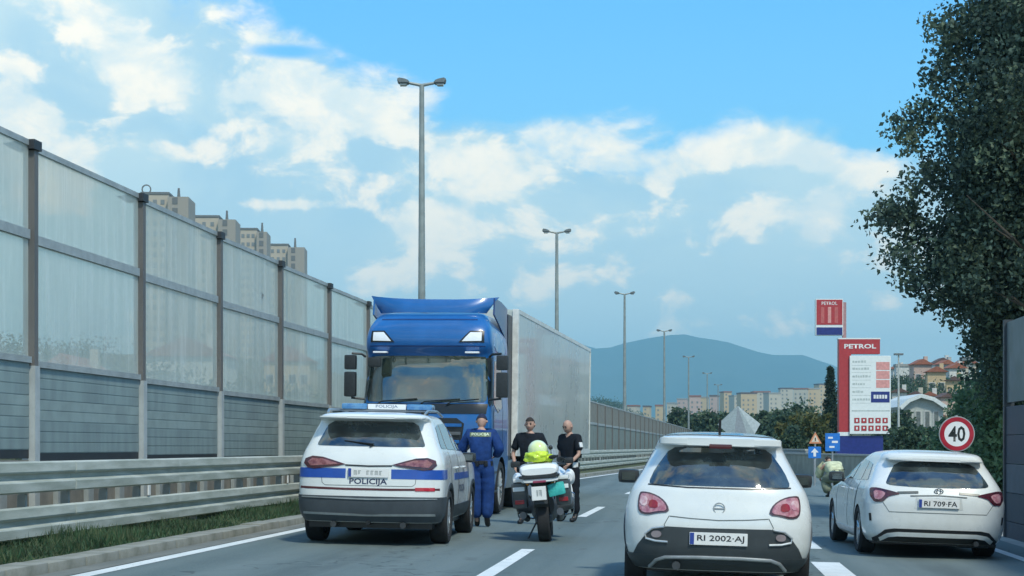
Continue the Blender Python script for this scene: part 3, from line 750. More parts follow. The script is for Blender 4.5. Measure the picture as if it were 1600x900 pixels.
# ------------------------------------------------------------------ white city hatchback, nearest car
def build_hatch():
    t = empty('city_car', label='small white two tone hatchback with dark lower bumper, nearest car straight ahead', cat='car')
    sl = Slices([(.20, .76, .12, 3.60), (.30, .825, .03, 3.68), (.45, .865, 0, 3.70), (.60, .875, .0, 3.69), (.72, .872, .02, 3.62), (.85, .85, .06, 3.4), (.95, .815, .09, 2.95), (1.0, .785, .115, 2.75),
                 (1.05, .755, .14, 2.6), (1.2, .675, .24, 2.2), (1.33, .612, .33, 1.8), (1.37, .595, .27, 1.65), (1.41, .575, .24, 1.5), (1.445, .53, .30, 1.3), (1.465, .46, .50, 1.1)], .42, .8, 2.7, 2.3)
    o = obj('body', sl.build(), WHITE(), t, True); arches(o, (.72, 3.03), .335, .85)
    bv = bvh_of(o); G = glass_inside()
    rw = chaikin([(-.455, 1.335), (-.30, 1.355), (.30, 1.355), (.455, 1.335), (.60, 1.13), (.655, 1.0), (.60, .985), (-.60, .985), (-.655, 1.0), (-.60, 1.13)], 1, .2)
    g = conform('rear_window', rw, bv, 'rear', .006, G, t)
    conform('window_seal', strip_poly([(-.66, .985), (-.3, .968), (.3, .968), (.66, .985)], .012), bv, 'rear', .004, DARKTRIM(), t)
    # cabin shapes seen through the glass: only blotches in the glass colour, as the opaque body would hide anything behind
    b = BM(); tube(b, [(-.02, .165, 1.02), (.18, .155, 1.035)], .006, 6); tube(b, [(0.0, .155, 1.02), (.30, .20, 1.09)], [.007, .004], 6)
    obj('wiper', b, DARKTRIM(), t, True)
    # roof spoiler: white blade with shoulders, darker roof
    b = BM(); pr = [(-.572, .36), (-.56, .25), (-.50, .20), (-.3, .175), (0, .17), (.3, .175), (.50, .20), (.56, .25), (.572, .36), (.53, .5), (-.53, .5)]
    prism(b, pr, 1.362, 1.432, 'Z'); bmesh.ops.bevel(b, geom=b.edges[:], offset=.010, segments=2, affect='EDGES')
    obj('roof_spoiler', b, WHITE(), t, True)
    conform('roof_panel', chaikin([(-.52, .42), (.52, .42), (.52, 1.5), (-.52, 1.5)], 2, .15), bv, 'top', .008, mat('roof_dark', (.04, .05, .055), .25, coat=.6), t, .12)
    b = BM(); box(b, -.105, .105, .155, .2, 1.335, 1.378, .012); obj('high_brake_light', b, mat('brake_lamp_dark', (.10, .015, .02), .2, coat=.5), t, True)
    b = BM(); prism(b, [(.62, 1.47), (.72, 1.47), (.64, 1.60), (.60, 1.62)], -.012, .012, 'X'); obj('antenna', b, DARKTRIM(), t, True)
    # tail lamps
    tl = chaikin([(.455, .735), (.47, .80), (.53, .865), (.62, .905), (.70, .915), (.735, .905), (.75, .80), (.735, .72), (.66, .70), (.56, .725)], 1)
    for pl, sd_ in ((tl, 1), (mirx(tl), -1)):
        rim_ = conform('tail_light', pl, bv, 'rear', .010, mat('lamp_edge', (.10, .05, .06), .2, coat=.5), t, .05)
        cx = sum(p[0] for p in pl)/len(pl); cz = sum(p[1] for p in pl)/len(pl)
        inner = [(cx+(a-cx)*.86, cz+(b_-cz)*.84) for a, b_ in pl]
        conform('lens', inner, bv, 'rear', .016, REDP(), rim_, .05)
        i2 = chaikin([(sd_*.56, .76), (sd_*.56, .83), (sd_*.63, .845), (sd_*.65, .77)], 1)
        conform('lens_cell', i2 if sd_ > 0 else i2[::-1], bv, 'rear', .021, RED(), rim_, .05)
        i3 = chaikin([(sd_*.66, .775), (sd_*.65, .865), (sd_*.715, .872), (sd_*.725, .79)], 1)
        conform('lens_cell', i3 if sd_ > 0 else i3[::-1], bv, 'rear', .021, mat('lens_clear', (.72, .55, .56), .1, coat=.6, col2=(.5, .2, .25), scale=18), rim_, .05)
    # tailgate creases and shut lines
    conform('shut_line', strip_poly([(-.45, .70), (-.25, .685), (0, .675), (.25, .685), (.45, .70)], .009), bv, 'rear', .0025, mat('gap_grey', (.12, .14, .14), .6), t, .05, .01)
    conform('shut_line', strip_poly([(-.455, .705), (-.50, .62), (-.48, .585)], .007), bv, 'rear', .0025, mat('gap_grey', (.12, .14, .14), .6), t, .05, .01)
    conform('shut_line', strip_poly([(.455, .705), (.50, .62), (.48, .585)], .007), bv, 'rear', .0025, mat('gap_grey', (.12, .14, .14), .6), t, .05, .01)
    b = BM(); tube(b, [(.05*math.cos(a/12*math.pi), .032, .785+.05*math.sin(a/12*math.pi)) for a in range(25)], .006, 6)
    tube(b, [(-.05, .03, .785), (.05, .03, .785)], .005, 6); obj('badge', b, mat('badge_pale', (.55, .58, .58), .3, metal=.4), t, True)
    # bumper crease (white) and dark lower bumper
    lo = [(-.80, .26), (-.855, .30), (-.80, .44), (-.74, .41), (-.66, .50), (-.56, .575), (-.45, .603), (-.2, .60), (.2, .60), (.45, .603), (.56, .575), (.66, .50), (.74, .41), (.80, .44), (.855, .30), (.80, .26)]
    lo = [(-.79, .31), (-.735, .43), (-.66, .53), (-.58, .585), (-.47, .605), (-.2, .60), (.2, .60), (.47, .605), (.58, .585), (.66, .53), (.735, .43), (.79, .31)]
    sl.shell('lower_cladding', .205, .335, .012, mat('bumper_charcoal', (.045, .055, .06), .45, var=.1), t, ymax=.45, nz=5)
    bp = conform('rear_bumper', lo, bv, 'rear', .012, mat('bumper_charcoal', (.045, .055, .06), .45, var=.1), t, .06)
    for s in (-1, 1):
        c = [(s*.50, .60), (s*.60, .585), (s*.665, .53), (s*.655, .488), (s*.57, .468), (s*.46, .463)]
        ctube('fog_lamp_trim', c, .011, bv, 'rear', .022, mat('satin_bright', (.62, .65, .66), .3, metal=.5), bp)
        q = chaikin([(s*.61, .50), (s*.61, .56), (s*.52, .565), (s*.52, .50)], 2); conform('fog_lamp', q if s < 0 else q[::-1], bv, 'rear', .024, mat('reflector_grey', (.30, .25, .26), .15, coat=.6), bp, .05)
    ar = strip_poly([(-.62, .235), (-.56, .30), (-.48, .325), (-.2, .335), (.2, .335), (.48, .325), (.56, .30), (.62, .235)], .035)
    ctube('skid_trim', [(-.62, .235), (-.56, .30), (-.48, .325), (-.2, .335), (.2, .335), (.48, .325), (.56, .30), (.62, .235)], .018, bv, 'rear', .02, mat('satin_silver', (.42, .45, .46), .35, metal=.6), bp)
    b = BM(); lathe(b, [(-.04, .032), (-.04, .038), (.1, .038)], 'Y', 18); bmesh.ops.translate(b, verts=b.verts, vec=(-.38, .0, .25)); obj('exhaust_pipe', b, PIPE(), bp, True)
    plate(t, 0, -.018, .505, 'RI 2002·AJ', .53, .115)
    # sides
    sw = [(.62, 1.02), (.80, 1.30), (1.55, 1.34), (2.45, 1.05), (2.4, .99), (.75, .985)]
    for side in ('left', 'right'): conform('side_window', sw, bv, side, .005, G, t, .1)
    for side in ('left', 'right'):
        conform('wheel_arch_trim', arc(.72, .29, .40, 2, 178)+arc(.72, .29, .345, 178, 2), bv, side, .012, BLACKP(), t, .08)
        conform('wheel_arch_trim', arc(3.03, .29, .40, 2, 178)+arc(3.03, .29, .345, 178, 2), bv, side, .012, BLACKP(), t, .08)
        conform('side_sill', [(1.1, .22), (2.65, .22), (2.65, .34), (1.1, .34)], bv, side, .012, BLACKP(), t, .12)
        conform('shut_line', strip_poly([(1.3, .36), (1.22, .8), (1.3, 1.0)], .008), bv, side, .003, DARKTRIM(), t, .08, .01)
    for s in (-1, 1): mirror(t, s*.80, 2.15, 1.02, s, BLACKP())
    for y in (.72, 3.03):
        for s in (-1, 1): wheel(t, s*.765, y, .31, .205, s)
    b = BM(); box(b, -.7, .7, .5, 3.2, .16, .24); obj('underbody', b, DARKTRIM(), t)
    put(t, 1120, 15.3, .6, .5); return t
build_hatch()

# ------------------------------------------------------------------ police SUV
def build_police_suv():
    t = empty('police_car', label='white police SUV with blue stripes, roof light bar and POLICIJA on its tailgate', cat='police car')
    sl = Slices([(.30, .87, .09, 4.60), (.42, .925, .02, 4.68), (.6, .94, 0, 4.70), (.8, .945, .01, 4.68), (.95, .94, .02, 4.58), (1.05, .935, .03, 4.3), (1.12, .92, .05, 3.7), (1.2, .895, .08, 3.35), (1.3, .85, .13, 3.1),
                 (1.5, .775, .27, 2.65), (1.6, .735, .33, 2.4), (1.635, .72, .23, 2.3), (1.665, .70, .20, 2.15), (1.69, .65, .26, 1.95), (1.705, .56, .45, 1.75)], .34, .7, 3.0, 2.5)
    o = obj('body', sl.build(), WHITE(), t, True); arches(o, (.98, 3.77), .40, .94, .30); bv = bvh_of(o); G = glass_inside()
    rw = chaikin([(-.57, 1.585), (-.3, 1.60), (.3, 1.60), (.57, 1.585), (.66, 1.38), (.70, 1.285), (.66, 1.27), (-.66, 1.27), (-.70, 1.285), (-.66, 1.38)], 1, .2)
    conform('rear_window', rw, bv, 'rear', .006, G, t)
    b = BM(); tube(b, [(0, .10, 1.265), (.05, .10, 1.30), (-.34, .15, 1.34)], [.012, .01, .006], 6); obj('wiper', b, DARKTRIM(), t, True)
    b = BM(); prism(b, [(-.70, .24), (-.66, .13), (-.3, .10), (.3, .10), (.66, .13), (.70, .24), (.66, .5), (-.66, .5)], 1.628, 1.655, 'Z'); bmesh.ops.bevel(b, geom=b.edges[:], offset=.01, segments=2, affect='EDGES'); obj('roof_spoiler', b, WHITE(), t, True)
    DK = mat('smoked_lens', (.10, .022, .03), .1, coat=.6, col2=(.04, .02, .025), scale=8)
    tl = [(.30, 1.04), (.42, 1.075), (.60, 1.125), (.74, 1.135), (.84, 1.10), (.855, 1.04), (.80, .985), (.70, .975), (.55, .995), (.40, 1.015)]
    tl2 = [(.37, 1.04), (.60, 1.10), (.74, 1.105), (.80, 1.06), (.76, 1.01), (.6, 1.02)]
    for pl, pi in ((tl, tl2), (mirx(tl), mirx(tl2))):
        q = conform('tail_light', pl, bv, 'rear', .012, DK, t, .06); conform('lens', pi, bv, 'rear', .017, mat('lens_rose', (.36, .16, .16), .1, coat=.5, col2=(.16, .04, .05), scale=16), q, .06)
    conform('tailgate_line', strip_poly([(-.30, 1.028), (0, 1.02), (.30, 1.028)], .018), bv, 'rear', .008, DARKTRIM(), t)
    conform('shut_line', strip_poly([(-.62, .97), (-.60, .80), (-.56, .77), (.56, .77), (.60, .80), (.62, .97)], .007), bv, 'rear', .003, mat('gap_grey', (.12, .14, .14), .6), t, .05, .01)
    BL = mat('police_blue', (.02, .09, .42), .35, coat=.3, var=.08)
    for sg in (-1, 1): sl.shell('blue_stripe', .862, .985, .0035, BL, t, ymax=.52, nz=2, thick=.004, xs=sg, xmin=.29)
    plate(t, 0.0, -.0, .935, '', .52, .115)
    conform_text('police_lettering', 'POLICIJA', .095, 0, .815, bv, 'rear', .0035, mat('letter_navy', (.02, .035, .10), .4), t, .02, 1.25)
    conform('reflector_line', strip_poly([(-.90, .735), (-.3, .725), (.3, .725), (.90, .735)], .028), bv, 'rear', .004, mat('line_maroon', (.11, .03, .035), .4), t, .06, .01)
    for s in (1,):
        conform('bumper_reflector', strip_poly([(s*.60, .733), (s*.84, .735)] if s > 0 else [(-.84, .735), (-.60, .733)], .045), bv, 'rear', .009, mat('reflector_red', (.55, .02, .04), .15, coat=.5), t, .06)
    lb = sl.shell('rear_bumper', .305, .635, .010, mat('bumper_slate', (.055, .068, .08), .5, var=.1), t, ymax=.62, nz=8)
    conform('bumper_trim', strip_poly([(-.86, .615), (0, .60), (.86, .615)], .016), bv, 'rear', .024, mat('satin_silver', (.42, .45, .46), .35, metal=.6), lb, .07)
    conform('bumper_trim', strip_poly([(-.84, .415), (0, .40), (.84, .415)], .022), bv, 'rear', .024, mat('satin_silver', (.42, .45, .46), .35, metal=.6), lb, .07)
    b = BM(); box(b, -.8, .8, .25, 4.4, .22, .34); obj('underbody', b, DARKTRIM(), t)
    b = BM()
    for s in (-1, 1): tube(b, [(s*.45, .06, .27), (s*.45, .4, .28)], .04, 12)
    obj('exhaust_pipe', b, PIPE(), t, True)
    b = BM(); tube(b, [(0, .05, .30), (0, .3, .30)], .03, 8); obj('tow_hitch', b, DARKTRIM(), t)
    for side in ('left', 'right'):
        conform('quarter_window', [(.50, 1.26), (.66, 1.53), (.98, 1.57), (1.0, 1.25)], bv, side, .006, G, t, .1)
        conform('rear_door_window', [(1.08, 1.25), (1.06, 1.575), (1.78, 1.60), (1.86, 1.24)], bv, side, .006, G, t, .1)
        conform('front_door_window', [(1.95, 1.24), (1.88, 1.60), (2.30, 1.58), (3.02, 1.21)], bv, side, .006, G, t, .1)
        conform('shut_line', strip_poly([(1.42, .55), (1.1, .85), (1.05, 1.22)], .009), bv, side, .003, DARKTRIM(), t, .08, .01)
        conform('shut_line', strip_poly([(1.95, .42), (1.92, .85), (1.92, 1.24)], .009), bv, side, .003, DARKTRIM(), t, .08, .01)
        conform('shut_line', strip_poly([(3.2, .45), (3.25, .8), (3.1, 1.15)], .009), bv, side, .003, DARKTRIM(), t, .08, .01)
        for k, (a, b_) in enumerate(((1.42, 1.9), (1.96, 3.2))):
            conform('blue_stripe', [(a, .84), (b_, .84), (b_, .93), (a, .93)], bv, side, .004, BL, t, .1, .005)
        conform('side_cladding', [(1.38, .33), (3.36, .33), (3.36, .50), (1.38, .50)], bv, side, .014, BLACKP(), t, .12)
        for yy in (.98, 3.77): conform('wheel_arch_trim', arc(yy, .344, .465, 0, 180)+arc(yy, .344, .405, 180, 0), bv, side, .012, BLACKP(), t, .08)
        for yy in (1.55, 2.4):
            q = BM(); sx = -1 if side == 'left' else 1
            tube(q, [(sx*.935, yy, 1.0), (sx*.965, yy+.03, 1.005), (sx*.965, yy+.19, 1.005), (sx*.93, yy+.22, 1.0)], .013, 6); obj('door_handle', q, WHITE(), t, True)
        q = BM(); sx = -1 if side == 'left' else 1
        tube(q, [(sx*.64, .55, 1.70), (sx*.655, .7, 1.745), (sx*.66, 1.6, 1.76), (sx*.65, 2.3, 1.70)], .016, 8); obj('roof_rail', q, mat('satin_silver', (.42, .45, .46), .35, metal=.6), t, True)
    conform_text('police_lettering', 'POLICIJA', .13, 2.3, .70, bv, 'right', .005, mat('letter_navy', (.02, .035, .10), .4), t, .02, 1.2)
    # light bar
    b = BM(); box(b, -.62, .62, 1.42, 1.72, 1.745, 1.77, .01); lbx = obj('light_bar', b, mat('bar_grey', (.22, .25, .28), .4), t)
    BLL = mat('light_bar_blue', (.05, .18, .42), .12, coat=.5, col2=(.12, .30, .50), scale=14)
    for x0, x1 in ((-.62, -.27), (.27, .62)):
        b = BM(); box(b, x0, x1, 1.40, 1.74, 1.772, 1.85, .025); obj('blue_lens', b, BLL, lbx, True, 50)
    b = BM(); box(b, -.262, .262, 1.41, 1.73, 1.772, 1.845, .012); wp = obj('white_lens', b, mat('lens_white', (.82, .84, .85), .3, var=.04), lbx)
    flat_text('bar_lettering', 'POLICIJA', .052, (0, 1.4085, 1.81), mat('letter_grey', (.20, .26, .36), .5), lbx, bold=.01, sx=1.4)
    b = BM()
    for s in (-1, 1): box(b, s*.5-.04, s*.5+.04, 1.5, 1.65, 1.69, 1.746)
    obj('bar_foot', b, DARKTRIM(), lbx)
    for s in (-1, 1): mirror(t, s*.86, 2.95, 1.13, s, BLACKP())
    for y in (.98, 3.77):
        for s in (-1, 1): wheel(t, s*.825, y, .36, .235, s, 6)
    put(t, 573, 21.2, 1.6); return t
build_police_suv()

# ------------------------------------------------------------------ white estate car at right
def build_estate():
    t = empty('estate_car', label='white estate car in the right lane beside the speed limit sign', cat='car')
    sl = Slices([(.20, .82, .12, 4.48), (.30, .875, .03, 4.6), (.5, .90, 0, 4.64), (.7, .90, .0, 4.6), (.80, .89, .01, 4.45), (.88, .875, .04, 3.9), (.95, .845, .07, 3.5), (1.0, .82, .11, 3.3), (1.15, .75, .27, 2.9),
                 (1.26, .695, .38, 2.55), (1.30, .675, .36, 2.4), (1.34, .65, .36, 2.25), (1.38, .60, .42, 2.05), (1.40, .50, .55, 1.85)], .36, .7, 2.9, 2.4)
    o = obj('body', sl.build(), WHITE(), t, True); arches(o, (.95, 3.65), .355, .90); bv = bvh_of(o); G = glass_inside()
    rw = chaikin([(-.50, 1.245), (-.25, 1.265), (.25, 1.265), (.50, 1.245), (.62, 1.05), (.66, .965), (.60, .945), (.3, .93), (-.3, .93), (-.60, .945), (-.66, .965), (-.62, 1.05)], 1, .2)
    conform('rear_window', rw, bv, 'rear', .006, G, t)
    b = BM(); tube(b, [(0, .14, .95), (.03, .13, .97), (-.3, .22, 1.03)], [.012, .01, .005], 6); obj('wiper', b, DARKTRIM(), t, True)
    b = BM(); prism(b, [(-.635, .42), (-.60, .32), (-.3, .27), (.3, .27), (.60, .32), (.635, .42), (.6, .55), (-.6, .55)], 1.272, 1.306, 'Z'); bmesh.ops.bevel(b, geom=b.edges[:], offset=.010, segments=2, affect='EDGES'); obj('roof_spoiler', b, WHITE(), t, True)
    DK = mat('lens_maroon', (.09, .015, .025), .1, coat=.6, col2=(.04, .012, .02), scale=12)
    tl = chaikin([(.50, .845), (.62, .875), (.76, .905), (.84, .90), (.85, .80), (.80, .72), (.70, .725), (.63, .80), (.50, .83)], 1, .15)
    t2 = chaikin([(.66, .83), (.70, .86), (.80, .87), (.80, .76), (.73, .75)], 1, .2)
    for pl, pi in ((tl, t2), (mirx(tl), mirx(t2))):
        q = conform('tail_light', pl, bv, 'rear', .012, DK, t, .06); conform('lens', pi, bv, 'rear', .018, REDP(), q, .06)
        sg = 1 if sum(p[0] for p in pl) > 0 else -1
        conform('light_blade', strip_poly([(sg*.26, .865), (sg*.52, .85)] if sg > 0 else [(-.52, .85), (-.26, .865)], .028), bv, 'rear', .010, mat('blade_grey', (.10, .12, .12), .3), q, .06)
    conform('crease', strip_poly([(-.36, .815), (0, .83), (.36, .815)], .014), bv, 'rear', .006, mat('gap_grey', (.12, .14, .14), .6), t)
    b = BM(); tube(b, [(.055*math.cos(a/12*math.pi), .030, .885+.035*math.sin(a/12*math.pi)) for a in range(25)], .006, 6); tube(b, [(.024*math.cos(a/12*math.pi), .030, .885+.034*math.sin(a/12*math.pi)) for a in range(25)], .005, 6)
    obj('badge', b, mat('badge_grey', (.35, .38, .38), .2, metal=.8), t, True)
    conform('plate_recess', [(-.31, .65), (.31, .65), (.29, .80), (-.29, .80)], bv, 'rear', .003, mat('white_recess', (.66, .69, .68), .4), t, .08, .004)
    plate(t, 0, -.014, .725, 'RI 709·FA', .52, .112)
    conform('shut_line', strip_poly([(-.70, .72), (-.62, .60), (.62, .60), (.70, .72)], .008), bv, 'rear', .003, mat('gap_grey', (.12, .14, .14), .6), t, .06, .01)
    dk = [(-.78, .21), (-.80, .25), (-.74, .29), (-.66, .365), (-.55, .385), (.55, .385), (.66, .365), (.74, .29), (.80, .25), (.78, .21)]
    q = conform('lower_bumper', dk, bv, 'rear', .010, DARKTRIM(), t, .07)
    conform('bumper_bar', strip_poly([(-.71, .245), (-.62, .30), (-.5, .318), (.5, .318), (.62, .30), (.71, .245)], .05), bv, 'rear', .022, WHITE(), q, .06)
    for s in (-1, 1): conform('bumper_vent', strip_poly([(s*.835, .47), (s*.845, .57)], .025), bv, 'rear', .006, DARKTRIM(), t, .04)
    b = BM(); box(b, -.78, .78, .25, 4.3, .17, .27); obj('underbody', b, DARKTRIM(), t)
    b = BM(); tube(b, [(.5, .05, .215), (.5, .45, .22)], .035, 12); tube(b, [(.3, .3, .22), (.7, .3, .22)], .07, 10); obj('exhaust_pipe', b, PIPE(), t, True)
    for side in ('left', 'right'):
        conform('quarter_window', [(.62, 1.0), (.88, 1.21), (1.2, 1.24), (1.12, .985)], bv, side, .006, G, t, .1)
        conform('rear_door_window', [(1.2, .985), (1.28, 1.245), (1.88, 1.28), (1.95, .985)], bv, side, .006, G, t, .1)
        conform('front_door_window', [(2.03, .985), (1.97, 1.28), (2.45, 1.25), (3.1, .985)], bv, side, .006, G, t, .1)
        for pts in (([(1.35, .42), (1.15, .75), (1.15, .97)]), ([(2.0, .32), (1.98, .75), (1.99, .985)]), ([(3.1, .35), (3.15, .7), (3.08, .95)])):
            conform('shut_line', strip_poly(pts, .009), bv, side, .003, mat('gap_grey', (.12, .14, .14), .6), t, .08, .01)
        conform('side_sill', [(1.35, .235), (3.25, .235), (3.25, .31), (1.35, .31)], bv, side, .010, mat('sill_white', (.6, .62, .62), .4), t, .12)
        for yy in (1.5, 2.35):
            q = BM(); sx = -1 if side == 'left' else 1
            tube(q, [(sx*.89, yy, .85), (sx*.92, yy+.03, .855), (sx*.92, yy+.18, .855), (sx*.89, yy+.21, .85)], .012, 6); obj('door_handle', q, WHITE(), t, True)
    for s in (-1, 1): mirror(t, s*.86, 2.75, 1.0, s, BLACKP())
    for y in (.95, 3.65):
        for s in (-1, 1): wheel(t, s*.785, y, .325, .22, s)
    put(t, 1464, 20.8, 2.3, .8); t.scale = (.97, 1, .96); return t
build_estate()

# ------------------------------------------------------------------ blue articulated truck facing the camera
def build_truck():
    t = empty('truck', label='blue cab articulated truck with a pale box trailer stopped facing the camera', cat='truck')
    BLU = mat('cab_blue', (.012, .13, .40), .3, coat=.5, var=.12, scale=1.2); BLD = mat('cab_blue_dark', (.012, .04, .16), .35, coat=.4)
    sl = Slices([(.35, 1.13, .14, 2.2), (.5, 1.19, .04, 2.25), (1.0, 1.22, 0, 2.3), (1.6, 1.22, .0, 2.3), (1.95, 1.215, .04, 2.3), (2.10, 1.205, .09, 2.3), (2.9, 1.185, .25, 2.3), (3.0, 1.185, .20, 2.3), (3.08, 1.185, .13, 2.3), (3.2, 1.18, .11, 2.3),
                 (3.4, 1.15, .16, 2.3), (3.58, 1.08, .30, 2.25), (3.70, 1.0, .48, 2.2), (3.76, .9, .75, 2.1)], .30, .15, 3.4, 4, q=10, sd=10)
    o = obj('cab_body', sl.build(60), BLU, t, True); arches(o, (1.38,), .58, 1.22, .42); bv = bvh_of(o)
    G = mat('windscreen_glass', (.06, .085, .07), .04, col2=(.012, .018, .016), scale=1.1, coat=.6, spec=.8)
    GM = mat('windscreen_frame', (.012, .015, .018), .3)
    conform('windscreen', chaikin([(-1.10, 2.86), (-1.05, 2.93), (1.05, 2.93), (1.10, 2.86), (1.13, 2.13), (1.05, 2.06), (-1.05, 2.06), (-1.13, 2.13)], 1, .2), bv, 'rear', .008, G, t, .1)
    conform('scuttle_panel', [(-1.14, 2.04), (-1.12, 1.86), (1.12, 1.86), (1.14, 2.04)], bv, 'rear', .012, GM, t, .1)
    wipe = BM()
    for x0, x1 in ((-.9, -.15), (-.1, .65), (.4, 1.0)): tube(wipe, [(x0, .02, 2.02), (x0+.1, .03, 2.08), (x1, .06, 2.13)], .012, 6)
    obj('wiper', wipe, DARKTRIM(), t, True)
    # roof marker lamps: black surround, white lens
    for s in (-1, 1):
        q = [(s*.60, 3.17), (s*.80, 3.38), (s*1.05, 3.38), (s*1.06, 3.17)]; q2 = [(s*.66, 3.19), (s*.81, 3.35), (s*1.01, 3.35), (s*1.01, 3.20)]
        if s < 0: q = q[::-1]; q2 = q2[::-1]
        u = conform('roof_lamp', q, bv, 'rear', .012, GM, t, .07); conform('lens', q2, bv, 'rear', .02, mat('lamp_white', (.88, .90, .92), .15, var=.03, coat=.5), u, .07)
        b = BM(); box(b, s*.86-.13, s*.86+.13, .06, .2, 2.965, 3.0, .012); obj('visor_bracket', b, mat('lamp_white', (.88, .90, .92), .15), t, True)
    conform('visor_line', strip_poly([(-1.08, 3.10), (1.08, 3.10)], .02), bv, 'rear', .004, BLD, t, .1, .01)
    conform('roof_crease', strip_poly([(-.9, 3.60), (.9, 3.60)], .025), bv, 'rear', .004, BLD, t, .1, .01)
    # front grille and bumper
    gr = conform('front_grille', chaikin([(-.75, 1.78), (.75, 1.78), (.62, .80), (-.62, .80)], 1, .1), bv, 'rear', .012, GM, t, .1)
    for k in range(6):
        b = BM(); z = .9+.15*k; box(b, -.60-.02*k, .60+.02*k, -.035, -.015, z-.03, z+.03, .008); obj('grille_slat', b, BLU if k % 2 else mat('grille_grey', (.12, .13, .14), .4), gr)
    for s in (-1, 1):
        q = chaikin([(s*.72, .95), (s*.75, 1.28), (s*1.12, 1.38), (s*1.14, 1.05)], 1, .2)
        u = conform('headlight', q if s < 0 else q[::-1], bv, 'rear', .012, GM, t, .08)
        q = chaikin([(s*.78, 1.0), (s*.80, 1.22), (s*1.06, 1.30), (s*1.08, 1.06)], 1, .2); conform('lens', q if s < 0 else q[::-1], bv, 'rear', .02, mat('headlamp_glass', (.6, .64, .66), .08, coat=.6), u, .08)
    conform('lower_bumper', [(-1.1, .40), (1.1, .40), (1.15, .75), (-1.15, .75)], bv, 'rear', .01, mat('bumper_slate', (.055, .068, .08), .5), t, .12)
    plate(t, 0, -.012, .62, '', .52, .112)
    # side of the cab
    for side, sx in (('left', -1), ('right', 1)):
        conform('door_window', [(.42, 2.05), (.60, 2.85), (1.35, 2.88), (1.35, 2.0), (.9, 1.9)], bv, side, .008, glass_dark(), t, .12)
        conform('pillar_trim', [(.20, 2.0), (.36, 2.9), (.5, 2.92), (.36, 2.02)], bv, side, .007, GM, t, .12)
        conform('shut_line', strip_poly([(1.45, 2.95), (1.47, 1.2)], .014), bv, side, .003, DARKTRIM(), t, .1, .01)
        conform('shut_line', strip_poly([(.42, 1.2), (.40, 2.0)], .014), bv, side, .003, DARKTRIM(), t, .1, .01)
        b = BM(); box(b, sx*1.19-.015, sx*1.19+.015, 1.25, 1.40, 1.62, 1.66); obj('door_handle', b, DARKTRIM(), t)
        # graphic patch on the sleeper side
        conform('side_graphic', chaikin([(.55, 3.05), (.75, 3.35), (1.2, 3.45), (1.9, 3.1), (1.7, 3.02)], 1), bv, side, .006, mat('graphic_pale', (.16, .33, .52), .4, col2=(.35, .45, .55), scale=8), t, .12, .01)
        for k in range(2):
            b = BM(); box(b, sx*1.16-.05, sx*1.16+.06, .45, .85, .42+.35*k, .46+.35*k); obj('cab_step', b, DARKTRIM(), t)
        # mirrors: tall black housings on arms
        b = BM(); box(b, -.11, .11, -.06, .08, 2.16, 2.62, .04); m_ = obj('wing_mirror', b, BLACKP(), t, True, 50); m_.location = (sx*1.42, .1, 0)
        b = BM(); box(b, -.11, .11, -.06, .08, 2.66, 2.93, .04); obj('wide_angle_mirror', b, BLACKP(), m_, True, 50)
        b = BM(); tube(b, [(-sx*.02, 0, 2.96), (-sx*.2, .05, 2.95), (-sx*.26, .1, 2.9)], .022, 8); obj('mirror_arm', b, BLACKP(), m_, True); b = BM(); tube(b, [(-sx*.02, 0, 2.14), (-sx*.25, .08, 2.12)], .02, 8); obj('mirror_arm', b, BLACKP(), m_, True)
    b = BM(); box(b, -.13, .12, -.05, .06, 2.70, 2.88, .04); o2 = obj('kerb_mirror', b, BLACKP(), t, True, 50); o2.location = (-.92, -.06, 0)
    # roof air deflector: a flared blue blade with raised tips and side fins running back
    b = BM(); n = 16; rows = []
    for j in range(5):
        v = j/4
        row = []
        for i in range(n+1):
            u = -1+2*i/n
            x = u*(1.0+.22*v); zt = 4.00+.07*abs(u)**3+.015*u*-1; zb = 3.745
            row.append(b.verts.new((x, .60+.12*v**2-.25*(1-abs(u)**2.5)*.4+.5*abs(u)**6*.25, zb+(zt-zb)*v)))
        rows.append(row)
    for A, B_ in zip(rows, rows[1:]):
        for i in range(n): b.faces.new((A[i], A[i+1], B_[i+1], B_[i]))
    r = bmesh.ops.extrude_face_region(b, geom=b.faces[:])
    for v in [g for g in r['geom'] if isinstance(g, bmesh.types.BMVert)]: v.co.y += .05
    obj('air_deflector', b, BLU, t, True, 50)
    for s in (-1, 1):
        b = BM(); prism(b, [(.72, 3.72), (.78, 4.03), (1.5, 4.02), (2.25, 3.95), (2.25, 3.3), (1.2, 3.6)], s*1.13, s*1.16, 'X'); obj('deflector_side', b, BLD if s > 0 else BLU, t)  # right side takes a darker blue: its shade is put into the paint
        b = BM(); box(b, s*1.15-.02, s*1.15+.02, 2.3, 2.78, 1.0, 3.85); obj('cab_side_fairing', b, mat('fairing_gap_shade', (.012, .018, .035), .4), t)  # near-black colour paints in the shaded gap between cab and trailer
    # chassis, tractor rear axle, tanks
    b = BM()
    for s in (-1, 1): box(b, s*.42-.05, s*.42+.05, 1.9, 6.2, .75, 1.0)
    box(b, -.5, .5, 4.0, 5.4, 1.0, 1.06); obj('chassis', b, BLACKP(), t)
    for s in (-1, 1):
        b = BM(); box(b, s*.85-.32, s*.85+.32, 2.35, 3.7, .45, 1.02, .06); obj('fuel_tank', b, mat('tank_grey', (.28, .3, .31), .35, metal=.6), t, True)
    TR = mat('truck_rim', (.45, .46, .46), .45, metal=.4)
    for s in (-1, 1):
        wheel(t, s*1.06, 1.38, .50, .30, s, 8, TR); wheel(t, s*.98, 4.75, .50, .52, s, 8, TR)
    # trailer
    TW = mat('trailer_panel', (.50, .54, .50), .28, col2=(.42, .46, .44), scale=.6, coat=.3); TF = mat('trailer_frame', (.70, .72, .68), .35)
